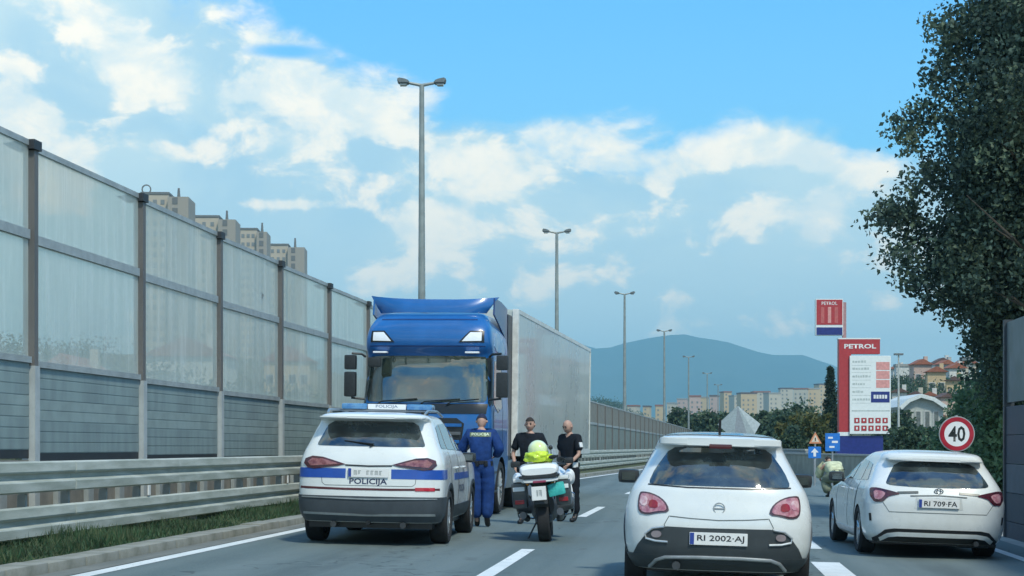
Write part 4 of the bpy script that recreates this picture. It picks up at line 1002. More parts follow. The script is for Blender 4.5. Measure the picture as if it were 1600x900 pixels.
    x = 1.275; y0, y1, z0, z1 = 2.85, 16.4, 1.08, 4.0
    b = BM(); box(b, -x, x, y0, y1, z0+.12, z1-.05); tb = obj('trailer_box', b, TW, t)
    for s in (-1, 1):
        for k in range(11):
            yy0 = y0+.12+(y1-y0-.24)/11*k; yy1 = yy0+(y1-y0-.24)/11-.012
            b = BM(); box(b, *(sorted((s*x, s*(x+.008)))), yy0, yy1, z0+.14, z1-.09); obj('side_panel', b, TW, tb)
        b = BM(); box(b, *(sorted((s*(x-.02), s*(x+.02)))), y0+.1, y1, z1-.09, z1-.005); obj('top_rail', b, TF, tb)
        b = BM(); box(b, *(sorted((s*(x-.02), s*(x+.02)))), y0+.1, y1, z0, z0+.135); obj('bottom_rail', b, TF, tb)
        b = BM(); box(b, *(sorted((s*(x-.10), s*(x+.022)))), y0-.03, y0+.10, z0, z1, .01); obj('corner_post', b, mat('corner_white', (.80, .81, .77), .3), tb)
        b = BM(); box(b, *(sorted((s*(x-.06), s*(x+.022)))), y1-.002, y1+.06, z0-.0, z1+.0, .01); obj('corner_post', b, TF, tb)
    b = BM(); box(b, -x+.1, x-.1, y0+.1, y1, z1-.048, z1-.002); obj('trailer_roof', b, TW, tb)
    b = BM(); box(b, -1.2, 1.2, y1, y1+.05, z0+.02, z1-.06); obj('rear_doors', b, TF, tb)
    b = BM(); box(b, -.8, .8, y0-.45, y0-.03, 2.7, 3.75, .05); obj('reefer_unit', b, mat('reefer_white', (.62, .64, .62), .4), tb)
    b = BM()
    for s in (-1, 1): box(b, s*.45-.06, s*.45+.06, y0+1.2, y1-.1, .82, z0)
    for k in range(9): box(b, -1.2, 1.2, y0+2+1.3*k, y0+2.08+1.3*k, z0-.12, z0-.002)
    obj('trailer_chassis', b, BLACKP(), tb)
    for s in (-1, 1):
        b = BM(); box(b, s*1.0-.06, s*1.0+.06, y0+2.9, y0+3.05, .12, z0); box(b, s*1.0-.14, s*1.0+.14, y0+2.83, y0+3.12, .06, .12); obj('landing_leg', b, BLACKP(), tb)
        for z in (.55, .85):
            b = BM(); box(b, *(sorted((s*1.235, s*1.262))), y0+3.4, y0+7.2, z-.05, z+.05); obj('side_guard', b, mat('guard_alu', (.5, .52, .52), .4, metal=.5), tb)
        for yy in (y0+3.6, y0+5.3, y0+7.0):
            b = BM(); box(b, *(sorted((s*1.20, s*1.234))), yy-.04, yy+.04, .5, z0); obj('guard_bracket', b, BLACKP(), tb)
        for yy in (10.9, 12.25, 13.6): wheel(t, s*1.08, yy, .50, .36, s, 8, TR)
    p = W(661, 30.4); t.location = (p.x, p.y, gz(p.x, p.y)); t.rotation_euler = (0, math.atan(.02)*.6, R(-2.5)); return t
build_truck()

# ------------------------------------------------------------------ people
def skin(name, V, E, rad, m, parent, root=0, sub=2, smooth=True):
    me = bpy.data.meshes.new(name); me.from_pydata([tuple(v) for v in V], E, []); o = bpy.data.objects.new(name, me); C.objects.link(o)
    md = o.modifiers.new('s', 'SKIN'); md.use_smooth_shade = True
    for i, r in enumerate(rad):
        r = r if isinstance(r, (tuple, list)) else (r, r); me.skin_vertices[0].data[i].radius = r; me.skin_vertices[0].data[i].use_root = (i == root)
    if sub: s = o.modifiers.new('u', 'SUBSURF'); s.levels = sub; s.render_levels = sub
    m2 = bpy.data.meshes.new_from_object(o.evaluated_get(bpy.context.evaluated_depsgraph_get())); bpy.data.objects.remove(o); bpy.data.meshes.remove(me)
    m2.name = name; m2.materials.clear(); m2.polygons.foreach_set('material_index', [0]*len(m2.polygons))
    if name in ('shirt', 'jacket', 'trousers'):
        from mathutils import noise as mn
        ns = [v.normal.copy() for v in m2.vertices]; sd_ = len(bpy.data.objects)*.37
        for v, nn in zip(m2.vertices, ns):
            q = v.co; v.co = q+nn*(.011*mn.noise(Vector((q.x*9+sd_, q.y*9, q.z*17)))+.005*mn.noise(Vector((q.x*24, q.y*24+sd_, q.z*30))))
    return link(name, m2, m, parent, smooth, 180)
class Chain:
    def __init__(s): s.V = []; s.E = []; s.R = []
    def add(s, p, r, to=None):
        s.V.append(Vector(p)); s.R.append(r); i = len(s.V)-1
        if to is not None: s.E.append((to, i))
        return i
def prism_cap(bm, he, rt, fd, up):
    n = 10; A = []; B = []
    for i in range(n+1):
        a = math.pi*i/n; p = he+rt*math.cos(a)*.075+fd*(.07+math.sin(a)*.085)+up*.045
        A.append(bm.verts.new(p)); B.append(bm.verts.new(p+up*.008))
    bm.faces.new(A); bm.faces.new(B[::-1])
    for i in range(n): bm.faces.new((A[i], A[i+1], B[i+1], B[i]))
    return bm
def person(name_label, cat, loc, rz, P, wear):
    """P: joints in metres, facing -Y. wear: colours"""
    t = empty('person', loc, rz, name_label, cat)
    SK_ = mat('skin', wear.get('skin', (.52, .31, .23)), .55, var=.06, scale=20)
    c = Chain(); J = P
    pel = c.add(J['pel'], (.125, .095)); wa = c.add(J['wai'], (.115, .085), pel); ch = c.add(J['che'], (.135, .10), wa); nb = c.add(J['nek'], (.062, .06), ch)
    n2 = c.add(Vector(J['nek']).lerp(Vector(J['hea']), .55), .052, nb)
    he = Vector(J['hea']); fd = Vector(J.get('face', (0, -1, 0))); up = (he-Vector(J['nek'])).normalized()
    for s, k in ((-1, 'l'), (1, 'r')):
        hp = c.add(J['hip'+k], .085, pel); kn0 = c.add(Vector(J['hip'+k]).lerp(Vector(J['kne'+k]), .45), .075, hp); kn = c.add(J['kne'+k], .053, kn0)
        cf = c.add(Vector(J['kne'+k]).lerp(Vector(J['ank'+k]), .35), .052, kn); an = c.add(J['ank'+k], .036, cf); c.add(Vector(J['ank'+k]).lerp(Vector(J['toe'+k]), .55), .022, an)
        sh = c.add(J['sho'+k], .055, ch); up_ = c.add(Vector(J['sho'+k]).lerp(Vector(J['elb'+k]), .5), .045, sh); el = c.add(J['elb'+k], .037, up_)
        f1 = c.add(Vector(J['elb'+k]).lerp(Vector(J['wri'+k]), .35), .037, el); wr = c.add(J['wri'+k], .024, f1)
        d = (Vector(J['wri'+k])-Vector(J['elb'+k])).normalized(); side = Vector((0, -1, 0)); side = (side-d*side.dot(d)).normalized(); out = d.cross(side)
        w0 = Vector(J['wri'+k]); pm = c.add(w0+d*.055, (.030, .022), wr)
        for q, ln in ((-.026, .062), (-.009, .075), (.009, .07), (.026, .054)):
            a = c.add(w0+d*.095+side*q, .0095, pm); b = c.add(w0+d*(.095+ln*.55)+side*q*1.1+out*.006*s, .0085, a); c.add(w0+d*(.095+ln)+side*q*1.1+out*.02*s, .007, b)
        a = c.add(w0+d*.05+side*.04, .010, pm); c.add(w0+d*.085+side*.056, .008, a)
    bo = skin('body', c.V, c.E, c.R, SK_, t, pel, 1)
    rt = fd.cross(up).normalized(); fd2 = up.cross(rt).normalized()
    def head(bm_, off=0., keep=None):
        r_ = bmesh.ops.create_uvsphere(bm_, u_segments=24, v_segments=18, radius=1); vs_ = r_['verts']
        for v in vs_:
            x, y, z = v.co; w = .078; dp_ = .098; hz = .122
            if z < 0: w *= 1-.32*abs(z)**1.3; dp_ *= 1-.20*abs(z)
            X, Y, Z = x*(w+off), y*(dp_+off), z*(hz+off)
            if y > .0:                                    # face side: +y = forward
                Y = min(Y, .092+off) if abs(z) < .6 else Y
                if z < -.15: Y += .006
                if abs(x) < .18 and -.30 < z < .10: Y += .020*(1-abs(x)/.18)*(1-abs(z+.16)/.26) if abs(z+.16) < .26 else 0
                if .0 < z < .22 and .15 < abs(x) < .55: Y -= .008
            v.co = he+rt*X+fd2*Y+up*(Z+.01)
        if keep:
            for v in [v for v in vs_ if not keep((v.co-he).dot(rt), (v.co-he).dot(fd2), (v.co-he).dot(up))]: bm_.verts.remove(v)
        return bm_
    bm_ = BM(); bm_.from_mesh(bo.data); head(bm_); bm_.to_mesh(bo.data); bm_.free(); bo.data.polygons.foreach_set('use_smooth', [True]*len(bo.data.polygons))
    # hair / ears / eyes
    if wear.get('hair'):
        kp = (lambda x, y, z: z > .062 or (y < -.015 and z > -.05)) if wear['hair'] != 'cap' else (lambda x, y, z: z > .03)
        hb = head(BM(), .008 if wear['hair'] != 'cap' else .013, kp)
        if wear['hair'] == 'cap': hb = prism_cap(hb, he, rt, fd2, up)
        obj('hair' if wear['hair'] != 'cap' else 'cap', hb, mat('hair_'+wear['hair'], {'dark': (.03, .022, .018), 'grey': (.16, .14, .12), 'cap': (.012, .02, .06)}[wear['hair']], .8, scale=60), t, True, 60, recalc=False)
    b = BM()
    for s in (-1, 1):
        bmesh.ops.create_icosphere(b, subdivisions=2, radius=.014, matrix=Matrix.Translation(he+up*.024+fd2*.082+rt*s*.031))
    obj('eyes', b, mat('eye_dark', (.03, .02, .02), .3), t, True)
    b = BM()
    for s in (-1, 1):
        bmesh.ops.create_icosphere(b, subdivisions=2, radius=.022, matrix=Matrix.Translation(he+up*.01-fd2*.005+rt*s*.078))
    obj('ears', b, SK_, t, True)
    b = BM()
    for s in (-1, 1): tube(b, [he+up*.046+fd2*.088+rt*s*.014, he+up*.050+fd2*.086+rt*s*.046], .005, 5)
    obj('eyebrows', b, mat('brow', (.06, .04, .03), .8), t)
    b = BM(); tube(b, [he-up*.05+fd2*.084-rt*.022, he-up*.048+fd2*.091, he-up*.05+fd2*.084+rt*.022], .005, 6); obj('mouth', b, mat('lip', (.35, .13, .12), .5), t, True)
    # shirt / jacket
    g = .018+wear.get('loose', 0)
    SM = mat(wear['top'][0], wear['top'][1], .8, var=.18, scale=9, bump=.5, bscale=14, spec=.2)
    g += .016; s_ = Chain(); a = s_.add(Vector(J['pel'])-Vector((0, 0, .04)), (.150+g, .115+g)); b_ = s_.add(J['wai'], (.138+g, .106+g), a); cc = s_.add(J['che'], (.160+g, .118+g), b_)
    s_.add(Vector(J['nek'])-up*.002, (.075, .072), cc)
    for k in 'lr':
        sh = s_.add(J['sho'+k], .058+g*.8, cc); m1 = s_.add(Vector(J['sho'+k]).lerp(Vector(J['elb'+k]), .55), .053+g*.8, sh)
        if wear.get('long'):
            el = s_.add(J['elb'+k], .045+g, m1); s_.add(Vector(J['elb'+k]).lerp(Vector(J['wri'+k]), .95), .032+g*.8, el)
        else: s_.add(Vector(J['sho'+k]).lerp(Vector(J['elb'+k]), .82), .05+g*.7, m1)
    skin('jacket' if wear.get('long') else 'shirt', s_.V, s_.E, s_.R, SM, t, 0, 2)
    TM = mat(wear['leg'][0], wear['leg'][1], .8, var=.18, scale=9, bump=.5, bscale=12, spec=.2)
    s_ = Chain(); a = s_.add(J['pel'], (.13+g, .10+g)); s_.add(Vector(J['wai']), (.118+g*.8, .088+g*.8), a)
    for k in 'lr':
        hp = s_.add(J['hip'+k], .09+g, a); m1 = s_.add(Vector(J['hip'+k]).lerp(Vector(J['kne'+k]), .45), .083+g, hp); kn = s_.add(J['kne'+k], .064+g, m1)
        m2_ = s_.add(Vector(J['kne'+k]).lerp(Vector(J['ank'+k]), .5), .06+g, kn); s_.add(Vector(J['kne'+k]).lerp(Vector(J['ank'+k]), .93), .054+g, m2_)
    skin('trousers', s_.V, s_.E, s_.R, TM, t, 0, 2)
    for k in 'lr':
        s_ = Chain(); an = Vector(J['ank'+k]); to = Vector(J['toe'+k]); a = s_.add(an, .05); b_ = s_.add(an+Vector((0, 0, .09)), .052, a); q = s_.add(Vector((an.x, an.y, .045))*.6+to*.4, .046, a); s_.add(to, .038, q)
        skin('boot', s_.V, s_.E, s_.R, mat('boot_black', (.015, .015, .017), .5), t, 0, 1)
    b = BM(); lathe(b, [(-.03, 1.), (-.025, 1.03), (.025, 1.03), (.03, 1.)], 'Z', 28)
    bmesh.ops.scale(b, verts=b.verts, vec=(.168, .138, 1)); bmesh.ops.translate(b, verts=b.verts, vec=Vector(J['pel'])+Vector((0, 0, .02)))
    if not wear.get('nobelt'):
        for a_ in (20, 75, 120, 160, 205, 330):
            q = BM(); box(q, -.028, .028, -.018, .018, -.05, .035, .008); o = obj('pouch', q, mat('belt_black', (.012, .012, .014), .4), t, True); o.location = Vector(J['pel'])+Vector((.176*math.cos(R(a_)), .146*math.sin(R(a_)), .01)); o.rotation_euler = (0, 0, R(a_+90))
    if not wear.get('nobelt'): obj('belt', b, mat('belt_black', (.012, .012, .014), .4), t, True)
    else: b.free()
    return t
def stand(dx=0., **kw):
    J = dict(pel=(0, 0, .97), wai=(0, 0, 1.12), che=(0, .0, 1.33), nek=(0, .01, 1.485), hea=(0, -.01, 1.618), face=(0, -1, 0),
             hipl=(-.095, 0, .92), hipr=(.095, 0, .92), knel=(-.12, -.02, .50), kner=(.12, -.02, .50), ankl=(-.13, .02, .09), ankr=(.13, .02, .09), toel=(-.16, -.15, .035), toer=(.16, -.15, .035),
             shol=(-.19, .01, 1.43), shor=(.19, .01, 1.43), elbl=(-.25, .03, 1.15), elbr=(.25, .03, 1.15), wril=(-.26, -.05, .90), wrir=(.26, -.05, .90))
    J.update(kw); return J
def scale_pose(J, s): return {k: (Vector(v)*s if k != 'face' else v) for k, v in J.items()}
NAVY = ('navy_shirt', (.014, .018, .026)); NAVT = ('navy_trousers', (.012, .015, .022))
def build_people():
    # officer in blue coveralls, back to the camera, beside the patrol car
    p = W(752, 26.6); g = gz(p.x, p.y)
    J = stand(knel=(-.10, -.02, .50), kner=(.09, -.0, .50), ankl=(-.09, .02, .09), ankr=(.07, -.05, .09), toel=(-.10, -.14, .035), toer=(.09, -.20, .035), elbl=(-.30, .06, 1.18), wril=(-.20, -.20, 1.10), elbr=(.33, -.05, 1.17), wrir=(.30, -.28, 1.12), hea=(0, -.05, 1.61), face=(0, -.97, -.2))
    BLU = ('coverall_blue', (.018, .06, .22))
    t = person('police officer in blue coveralls seen from behind between the police car and the truck cab', 'person', (p.x, p.y, g), R(180), scale_pose(J, 1.04), dict(top=BLU, leg=('coverall_blue', BLU[1]), long=True, hair='cap', skin=(.48, .29, .22), loose=.012))
    bv = None
    jk = [c for c in t.children if c.name.startswith('jacket')][0]; bv = bvh_of(jk)
    # reflective lettering across the back (local +Y faces the camera)
    me = text_mesh('POLICIJA', .055, .02, 1.25)
    for q in me.vertices: q.co = project(bv, 'front', -q.co.x, 1.475+q.co.z, .006)
    link('back_lettering', me, mat('reflective_lettering', (.80, .88, .62), .35, var=.02), jk)
    pts = [(-.17, 1.44), (.17, 1.44), (.17, 1.51), (-.17, 1.51)]
    conform('back_patch', pts, bv, 'front', .003, mat('patch_yellow', (.10, .14, .14), .6, col2=(.16, .2, .08), scale=10), jk, .04, .006)
    # two officers in dark shirts behind the motorcycles
    p = W(828, 27.9); g = gz(p.x, p.y)
    person('dark haired police officer in a dark shirt facing the camera behind the motorcycle', 'person', (p.x, p.y, g), R(-6), scale_pose(stand(elbl=(-.29, .02, 1.16), wril=(-.22, -.14, .95), elbr=(.28, .0, 1.16), wrir=(.12, -.20, 1.02), hea=(-.0, -.0, 1.62)), 1.02),
           dict(top=NAVY, leg=NAVT, hair='dark', skin=(.50, .30, .23)))
    p = W(890, 29.0); g = gz(p.x, p.y)
    t = person('bald police officer in a dark shirt standing side on near the trailer rear', 'person', (p.x, p.y, g), R(-40), scale_pose(stand(elbl=(-.27, .05, 1.16), wril=(-.25, -.03, .92), elbr=(.26, -.04, 1.15), wrir=(.22, -.22, 1.0), hea=(0, -.035, 1.61), face=(0, -.98, -.15)), 1.02),
               dict(top=NAVY, leg=NAVT, hair=None, skin=(.56, .34, .27)))
    sh = [c for c in t.children if c.name.startswith('shirt')][0]
    b = BM(); box(b, -.013, .013, -.035, .035, -.045, .045, .01); o = obj('sleeve_badge', b, mat('badge_white', (.8, .82, .82), .5), sh, True); o.location = (.292, -.02, 1.34); o.rotation_euler = (0, -.25, 0)
    b = BM(); box(b, -.02, .02, -.06, .06, -.045, .045, .015); o = obj('belt_pouch', b, mat('badge_white', (.8, .82, .82), .5), t, True); o.location = (.165, -.03, .99)
    # worker bending down beyond the estate car
    p = W(1303, 47); g = gz(p.x, p.y)
    J = dict(pel=(0, .18, .62), wai=(0, .10, .76), che=(0, -.10, .88), nek=(0, -.27, .95), hea=(0, -.38, 1.03), face=(0, -.8, -.6),
             hipl=(-.10, .18, .60), hipr=(.10, .18, .60), knel=(-.2, -.18, .45), kner=(.2, -.18, .45), ankl=(-.17, .08, .09), ankr=(.17, .08, .09), toel=(-.2, -.10, .035), toer=(.2, -.10, .035),
             shol=(-.2, -.2, .90), shor=(.2, -.2, .90), elbl=(-.33, -.30, .70), elbr=(.33, -.30, .70), wril=(-.22, -.45, .52), wrir=(.22, -.45, .52))
    person('person in a pale yellow jacket crouching at the roadside left of the estate car', 'person', (p.x, p.y, g+.0), R(200), J, dict(top=('jacket_yellow', (.70, .73, .48)), leg=('work_trousers', (.22, .25, .18)), long=True, hair='dark', loose=.06, nobelt=True))
build_people()

# ------------------------------------------------------------------ police motorcycles
def loft(bm, secs, n=20, e=2.6):
    """secs: (y, cx, cz, rx, rz)"""
    rings = []
    for (y, cx, cz, rx, rz) in secs:
        ring = []
        for k in range(n):
            a = 2*math.pi*k/n; ca, sa = math.cos(a), math.sin(a)
            ring.append(bm.verts.new((cx+rx*math.copysign(abs(ca)**(2/e), ca), y, cz+rz*math.copysign(abs(sa)**(2/e), sa))))
        rings.append(ring)
    for A, B in zip(rings, rings[1:]):
        for k in range(n): bm.faces.new((A[k], A[(k+1) % n], B[(k+1) % n], B[k]))
    bm.faces.new(rings[0][::-1]); bm.faces.new(rings[-1]); return bm
def build_bike():
    t = empty('police_motorcycle'); BK = BLACKP(); WH = mat('bike_white', (.80, .82, .82), .25, coat=.6, var=.03)
    ENG = mat('engine_grey', (.14, .15, .16), .4, metal=.5)
    for y, wd in ((.33, .19), (1.84, .13)):
        w = wheel(t, 0, y, .32, wd, 1, 5, mat('bike_rim', (.08, .085, .09), .35, metal=.5))
    b = BM(); box(b, -.12, -.08, .3, .95, .27, .37, .02); box(b, .08, .12, .3, .95, .27, .37, .02); obj('swingarm', b, ENG, t)
    b = BM(); loft(b, [(.80, 0, .50, .16, .16), (1.0, 0, .48, .22, .24), (1.35, 0, .48, .22, .24), (1.5, 0, .5, .12, .15)]); obj('engine', b, ENG, t, True)
    for s in (-1, 1):
        b = BM(); tube(b, [(s*.15, 1.2, .46), (s*.28, 1.2, .48), (s*.42, 1.2, .50), (s*.46, 1.2, .50)], [.09, .10, .10, .07], 14); obj('cylinder_head', b, ENG, t, True)
        b = BM(); tube(b, [(s*.07, 1.84, .32), (s*.08, 1.6, .85)], .028, 8); obj('fork_tube', b, CHROME(), t, True)
        b = BM(); tube(b, [(s*.24, .75, .36), (s*.32, .72, .36)], .018, 6); obj('footpeg', b, BK, t)
        # hard pannier: dark shell with pale lid
        b = BM(); box(b, -.115, .115, .12, .66, .50, .86, .05); pn = obj('pannier', b, mat('pannier_dark', (.05, .06, .065), .35, coat=.3), t, True, 50); pn.location = (s*.335, 0, 0)
        b = BM(); box(b, -.08, .10, .14, .64, .865, .925, .025); o = obj('pannier_lid', b, WH, pn, True, 50)
        b = BM(); box(b, -.07, .07, .105, .125, .56, .62, .008); obj('pannier_reflector', b, RED(), pn)
        b = BM(); box(b, -.09, .09, .10, .122, .74, .80, .008); obj('pannier_trim', b, WH, pn)
        # crash bar and indicator
        b = BM(); tube(b, [(s*.2, 1.35, .30), (s*.44, 1.3, .34), (s*.47, 1.3, .62), (s*.25, 1.42, .75)], .014, 8); obj('crash_bar', b, CHROME(), t, True)
        b = BM(); bmesh.ops.create_icosphere(b, subdivisions=2, radius=.032, matrix=Matrix.Translation((s*.19, .10, .84))); obj('indicator', b, mat('amber', (.75, .28, .03), .2, coat=.4), t, True)
    # tail unit
    b = BM(); loft(b, [(.02, 0, .84, .10, .05), (.10, 0, .86, .17, .07), (.35, 0, .88, .20, .08), (.75, 0, .84, .19, .09), (1.0, 0, .82, .17, .12)]); obj('tail_fairing', b, BK, t, True)
    b = BM(); loft(b, [(.62, 0, .90, .15, .05), (.75, 0, .885, .20, .055), (1.0, 0, .875, .18, .05), (1.12, 0, .90, .12, .05)]); obj('seat', b, mat('seat_black', (.02, .02, .022), .7), t, True)
    b = BM(); loft(b, [(1.05, 0, .92, .10, .10), (1.15, 0, .95, .2, .13), (1.35, 0, .95, .22, .14), (1.52, 0, .9, .18, .12)]); obj('fuel_tank', b, WH, t, True)
    # top case: white dome lid, black seam, white lower shell
    b = BM(); loft(b, [(-.12, 0, 1.0, .26, .045), (-.07, 0, 1.02, .29, .085), (.1, 0, 1.03, .30, .10), (.42, 0, 1.03, .27, .09), (.5, 0, 1.01, .22, .05)], 24, 3.4); tc = obj('top_case', b, WH, t, True)
    b = BM(); loft(b, [(-.135, 0, .93, .27, .018), (-.09, 0, .935, .31, .026), (.42, 0, .935, .28, .026), (.5, 0, .935, .23, .02)], 24, 4); obj('case_seam', b, BK, tc, True)
    b = BM(); loft(b, [(-.11, 0, .875, .24, .02), (-.08, 0, .88, .28, .035), (.42, 0, .88, .26, .035), (.5, 0, .88, .2, .02)], 24, 4); obj('case_base', b, WH, tc, True)
    b = BM(); box(b, -.10, .10, -.132, -.10, .845, .875, .008); obj('tail_light', b, mat('bike_tail', (.30, .04, .09), .2, coat=.5), t)
    b = BM(); prism(b, [(.05, .80), (-.06, .80), (-.10, .55), (-.02, .5), (.12, .62)], -.10, .10, 'X'); obj('rear_mudguard', b, BK, t)
    pl = plate(t, -.02, -.155, .70, '', .22, .19, blue=False)
    # teal rescue bag strapped on the right
    b = BM(); box(b, -.13, .13, -.05, .06, -.09, .09, .035)
    o = obj('teal_bag', b, mat('teal_cloth', (.06, .55, .50), .6, col2=(.03, .36, .34), scale=12, bump=.4), t, True, 60); o.location = (.24, .03, .735); o.rotation_euler = (0, -.15, 0)
    # fairing, screen, bars, mirrors
    b = BM(); loft(b, [(1.30, 0, .80, .30, .22), (1.5, 0, .82, .40, .26), (1.75, 0, .85, .36, .24), (1.98, 0, .88, .20, .12), (2.08, 0, .86, .10, .06)], 24, 2.4); fa = obj('front_fairing', b, WH, t, True)
    for s in (-1, 1):
        b = BM(); loft(b, [(1.32, s*.40, .86, .06, .07), (1.42, s*.42, .87, .085, .12), (1.58, s*.40, .86, .07, .11), (1.7, s*.33, .86, .03, .05)], 16, 2.2); obj('fairing_wing', b, WH, fa, True)
        b = BM(); loft(b, [(1.28, s*.37, .58, .03, .10), (1.36, s*.40, .60, .055, .20), (1.55, s*.36, .62, .05, .20), (1.7, s*.28, .66, .03, .12)], 16, 2.4); obj('leg_shield', b, WH, fa, True)
        b = BM(); tube(b, [(s*.06, 1.32, 1.04), (s*.25, 1.28, 1.08), (s*.38, 1.16, 1.06)], .018, 8); obj('handlebar', b, BK, t, True)
        b = BM(); box(b, s*.43-.075, s*.43+.075, 1.26, 1.31, 1.07, 1.16, .03); obj('bike_mirror', b, BK, t, True, 60)
        b = BM(); tube(b, [(s*.26, .5, .34), (s*.30, .1, .40)] if s < 0 else [(.2, .9, .3), (.26, .5, .33), (.27, .08, .42)], [.05, .055] if s < 0 else [.03, .05, .055], 14); obj('exhaust_silencer', b, PIPE(), t, True)
    m = bpy.data.materials.new('screen_clear'); m.use_nodes = True; bs = m.node_tree.nodes['Principled BSDF']; bs.inputs['Base Color'].default_value = (.8, .88, .9, 1); bs.inputs['Roughness'].default_value = .05; bs.inputs['Alpha'].default_value = .35
    b = BM(); rows = []
    for j in range(6):
        v = j/5; rows.append([b.verts.new((u*(.26-.08*v*v), 1.62-.14*v+.10*abs(u)**2*-1, 1.02+.34*v)) for u in [k/4 for k in range(-4, 5)]])
    for A, B_ in zip(rows, rows[1:]):
        for i in range(8): b.faces.new((A[i], A[i+1], B_[i+1], B_[i]))
    solidify(b, .004); obj('windscreen', b, m, t, True)
    b = BM(); prism(b, [(1.6, .60), (1.72, .68), (1.95, .68), (2.12, .55), (2.08, .5), (1.93, .62), (1.75, .62), (1.64, .55)], -.08, .08, 'X'); obj('front_mudguard', b, WH, t)
    b = BM(); tube(b, [(-.12, 1.0, .3), (-.30, .85, .02)], .014, 6); obj('side_stand', b, BK, t)
    b = BM(); tube(b, [(.2, .12, .6), (.2, .1, 1.3)], [.01, .006], 6); bmesh.ops.create_icosphere(b, subdivisions=2, radius=.035, matrix=Matrix.Translation((.2, .1, 1.32))); obj('beacon_pole', b, BK, t, True)
    return t
bike = build_bike(); p = W(851, 22.7); bike.location = (p.x, p.y, gz(p.x, p.y)-.005); bike.rotation_euler = (0, R(-4.5), R(3)); bike.scale = (.9, 1, .98)
tag(bike, 'white police motorcycle seen from behind on its stand, helmet and yellow jacket on top', 'motorcycle')
def on_bike():
    M4 = Matrix.Translation(bike.location) @ bike.rotation_euler.to_matrix().to_4x4()
    HV = mat('hi_vis_yellow', (.62, .80, .04), .45, col2=(.45, .62, .03), scale=8, coat=.3)
    # folded hi-vis jacket: crumpled low heap
    b = BM(); bmesh.ops.create_icosphere(b, subdivisions=4, radius=1)
    from mathutils import noise as mn
    for v in b.verts:
        d = v.co.copy(); k = 1+.28*mn.noise(d*2.3)+.12*mn.noise(d*6); v.co = Vector((d.x*.19*k, d.y*.16*k, max(d.z, -.45)*.12*k))
    o = obj('hi_vis_jacket', b, HV, None, True, 60); o.location = M4 @ Vector((.0, .12, 1.165)); tag(o, 'folded neon yellow jacket lying on the top case of the police motorcycle', 'jacket')
    t = empty('helmet', M4 @ Vector((.0, .16, 1.275)), R(200), 'white and neon yellow helmet with dark visor resting on the folded jacket', 'helmet')
    b = BM(); bmesh.ops.create_icosphere(b, subdivisions=4, radius=.135)
    for v in b.verts: v.co.z = max(v.co.z, -.10); v.co.y *= 1.12
    sh = obj('shell', b, mat('helmet_yellow', (.72, .85, .30), .2, coat=.6, col2=(.80, .86, .62), scale=5), t, True)
    b = BM(); bmesh.ops.create_icosphere(b, subdivisions=4, radius=.139)
    for f in list(b.faces):
        c = f.calc_center_median()
        if not (c.y < -.05 and -.05 < c.z < .06): b.faces.remove(f)
    for v in [v for v in b.verts if not v.link_faces]: b.verts.remove(v)
    for v in b.verts: v.co.y *= 1.12
    obj('visor', b, glass_dark(), t, True)
    # pair of black gloves on the right of the jacket
    for k, (x, z) in enumerate(((.20, 1.16), (.30, 1.12))):
        c = Chain(); a = c.add((0, 0, 0), (.05, .035)); w = c.add((0, .0, -.07), .035, a)
        for q, ln in ((-.035, .07), (-.012, .085), (.012, .08), (.035, .06)): f = c.add((q, 0, .05), .013, a); c.add((q*1.2, -.02, .05+ln*.7), .011, f)
        f = c.add((-.055, 0, .01), .013, a); c.add((-.075, -.02, .045), .011, f)
        o = skin('glove', c.V, c.E, c.R, BLACKP(), None, 0, 1); o.location = M4 @ Vector((x, .05, z)); o.rotation_euler = (1.2, .4*k, .5)
        tag(o, ['black riding glove on the yellow jacket on the motorcycle, the one nearer the helmet', 'black riding glove at the outer right edge of the motorcycle top case'][k], 'glove', 'riding gloves on the motorcycle')
on_bike()

# ------------------------------------------------------------------ signs
GREYM = lambda: mat('sign_steel', (.40, .42, .43), .45, metal=.5, scale=4)
def disc(bm, r, y, th, n=48, c=(0, 0), ri=0):
    if ri: lathe(bm, [(y, ri), (y, r), (y-th, r), (y-th, ri), (y, ri)], 'Y', n, (c[0], 0, c[1]));
    else: lathe(bm, [(y, r), (y-th, r)], 'Y', n, (c[0], 0, c[1]))
    if ri:
        for f in [f for f in bm.faces if len(f.verts) > 4]: bm.faces.remove(f)
        bmesh.ops.remove_doubles(bm, verts=bm.verts, dist=1e-5)
    return bm
def build_speed_sign():
    p = W(1495, 28.6, 678); g = gz(p.x, p.y)
    t = empty('speed_limit_sign', (p.x, p.y, g), YAW*.6, 'round red rimmed 40 speed limit sign behind the white estate car', 'road sign')
    z = p.z-g
    b = BM(); tube(b, [(0, .04, -.1), (0, .04, z+.32)], .03, 12); obj('post', b, GREYM(), t, True)
    b = BM(); disc(b, .305, .012, .016, c=(0, z)); obj('back_plate', b, mat('plate_grey', (.48, .50, .50), .4, metal=.3), t)
    b = BM(); disc(b, .285, -.005, .003, c=(0, z)); obj('face', b, mat('sign_white', (.80, .80, .80), .4, var=.03), t)
    b = BM(); disc(b, .288, -.0085, .003, c=(0, z), ri=.215); obj('red_ring', b, mat('sign_red', (.42, .02, .04), .35, col2=(.33, .015, .03)), t)
    b = BM()
    for zz in (z-.12, z+.12): box(b, -.1, .1, .013, .03, zz-.02, zz+.02)
    obj('bracket', b, GREYM(), t)
    flat_text('numerals', '40', .27, (0, -.0095, z), mat('sign_black', (.015, .02, .02), .5), t, bold=.02, sx=.80)
build_speed_sign()
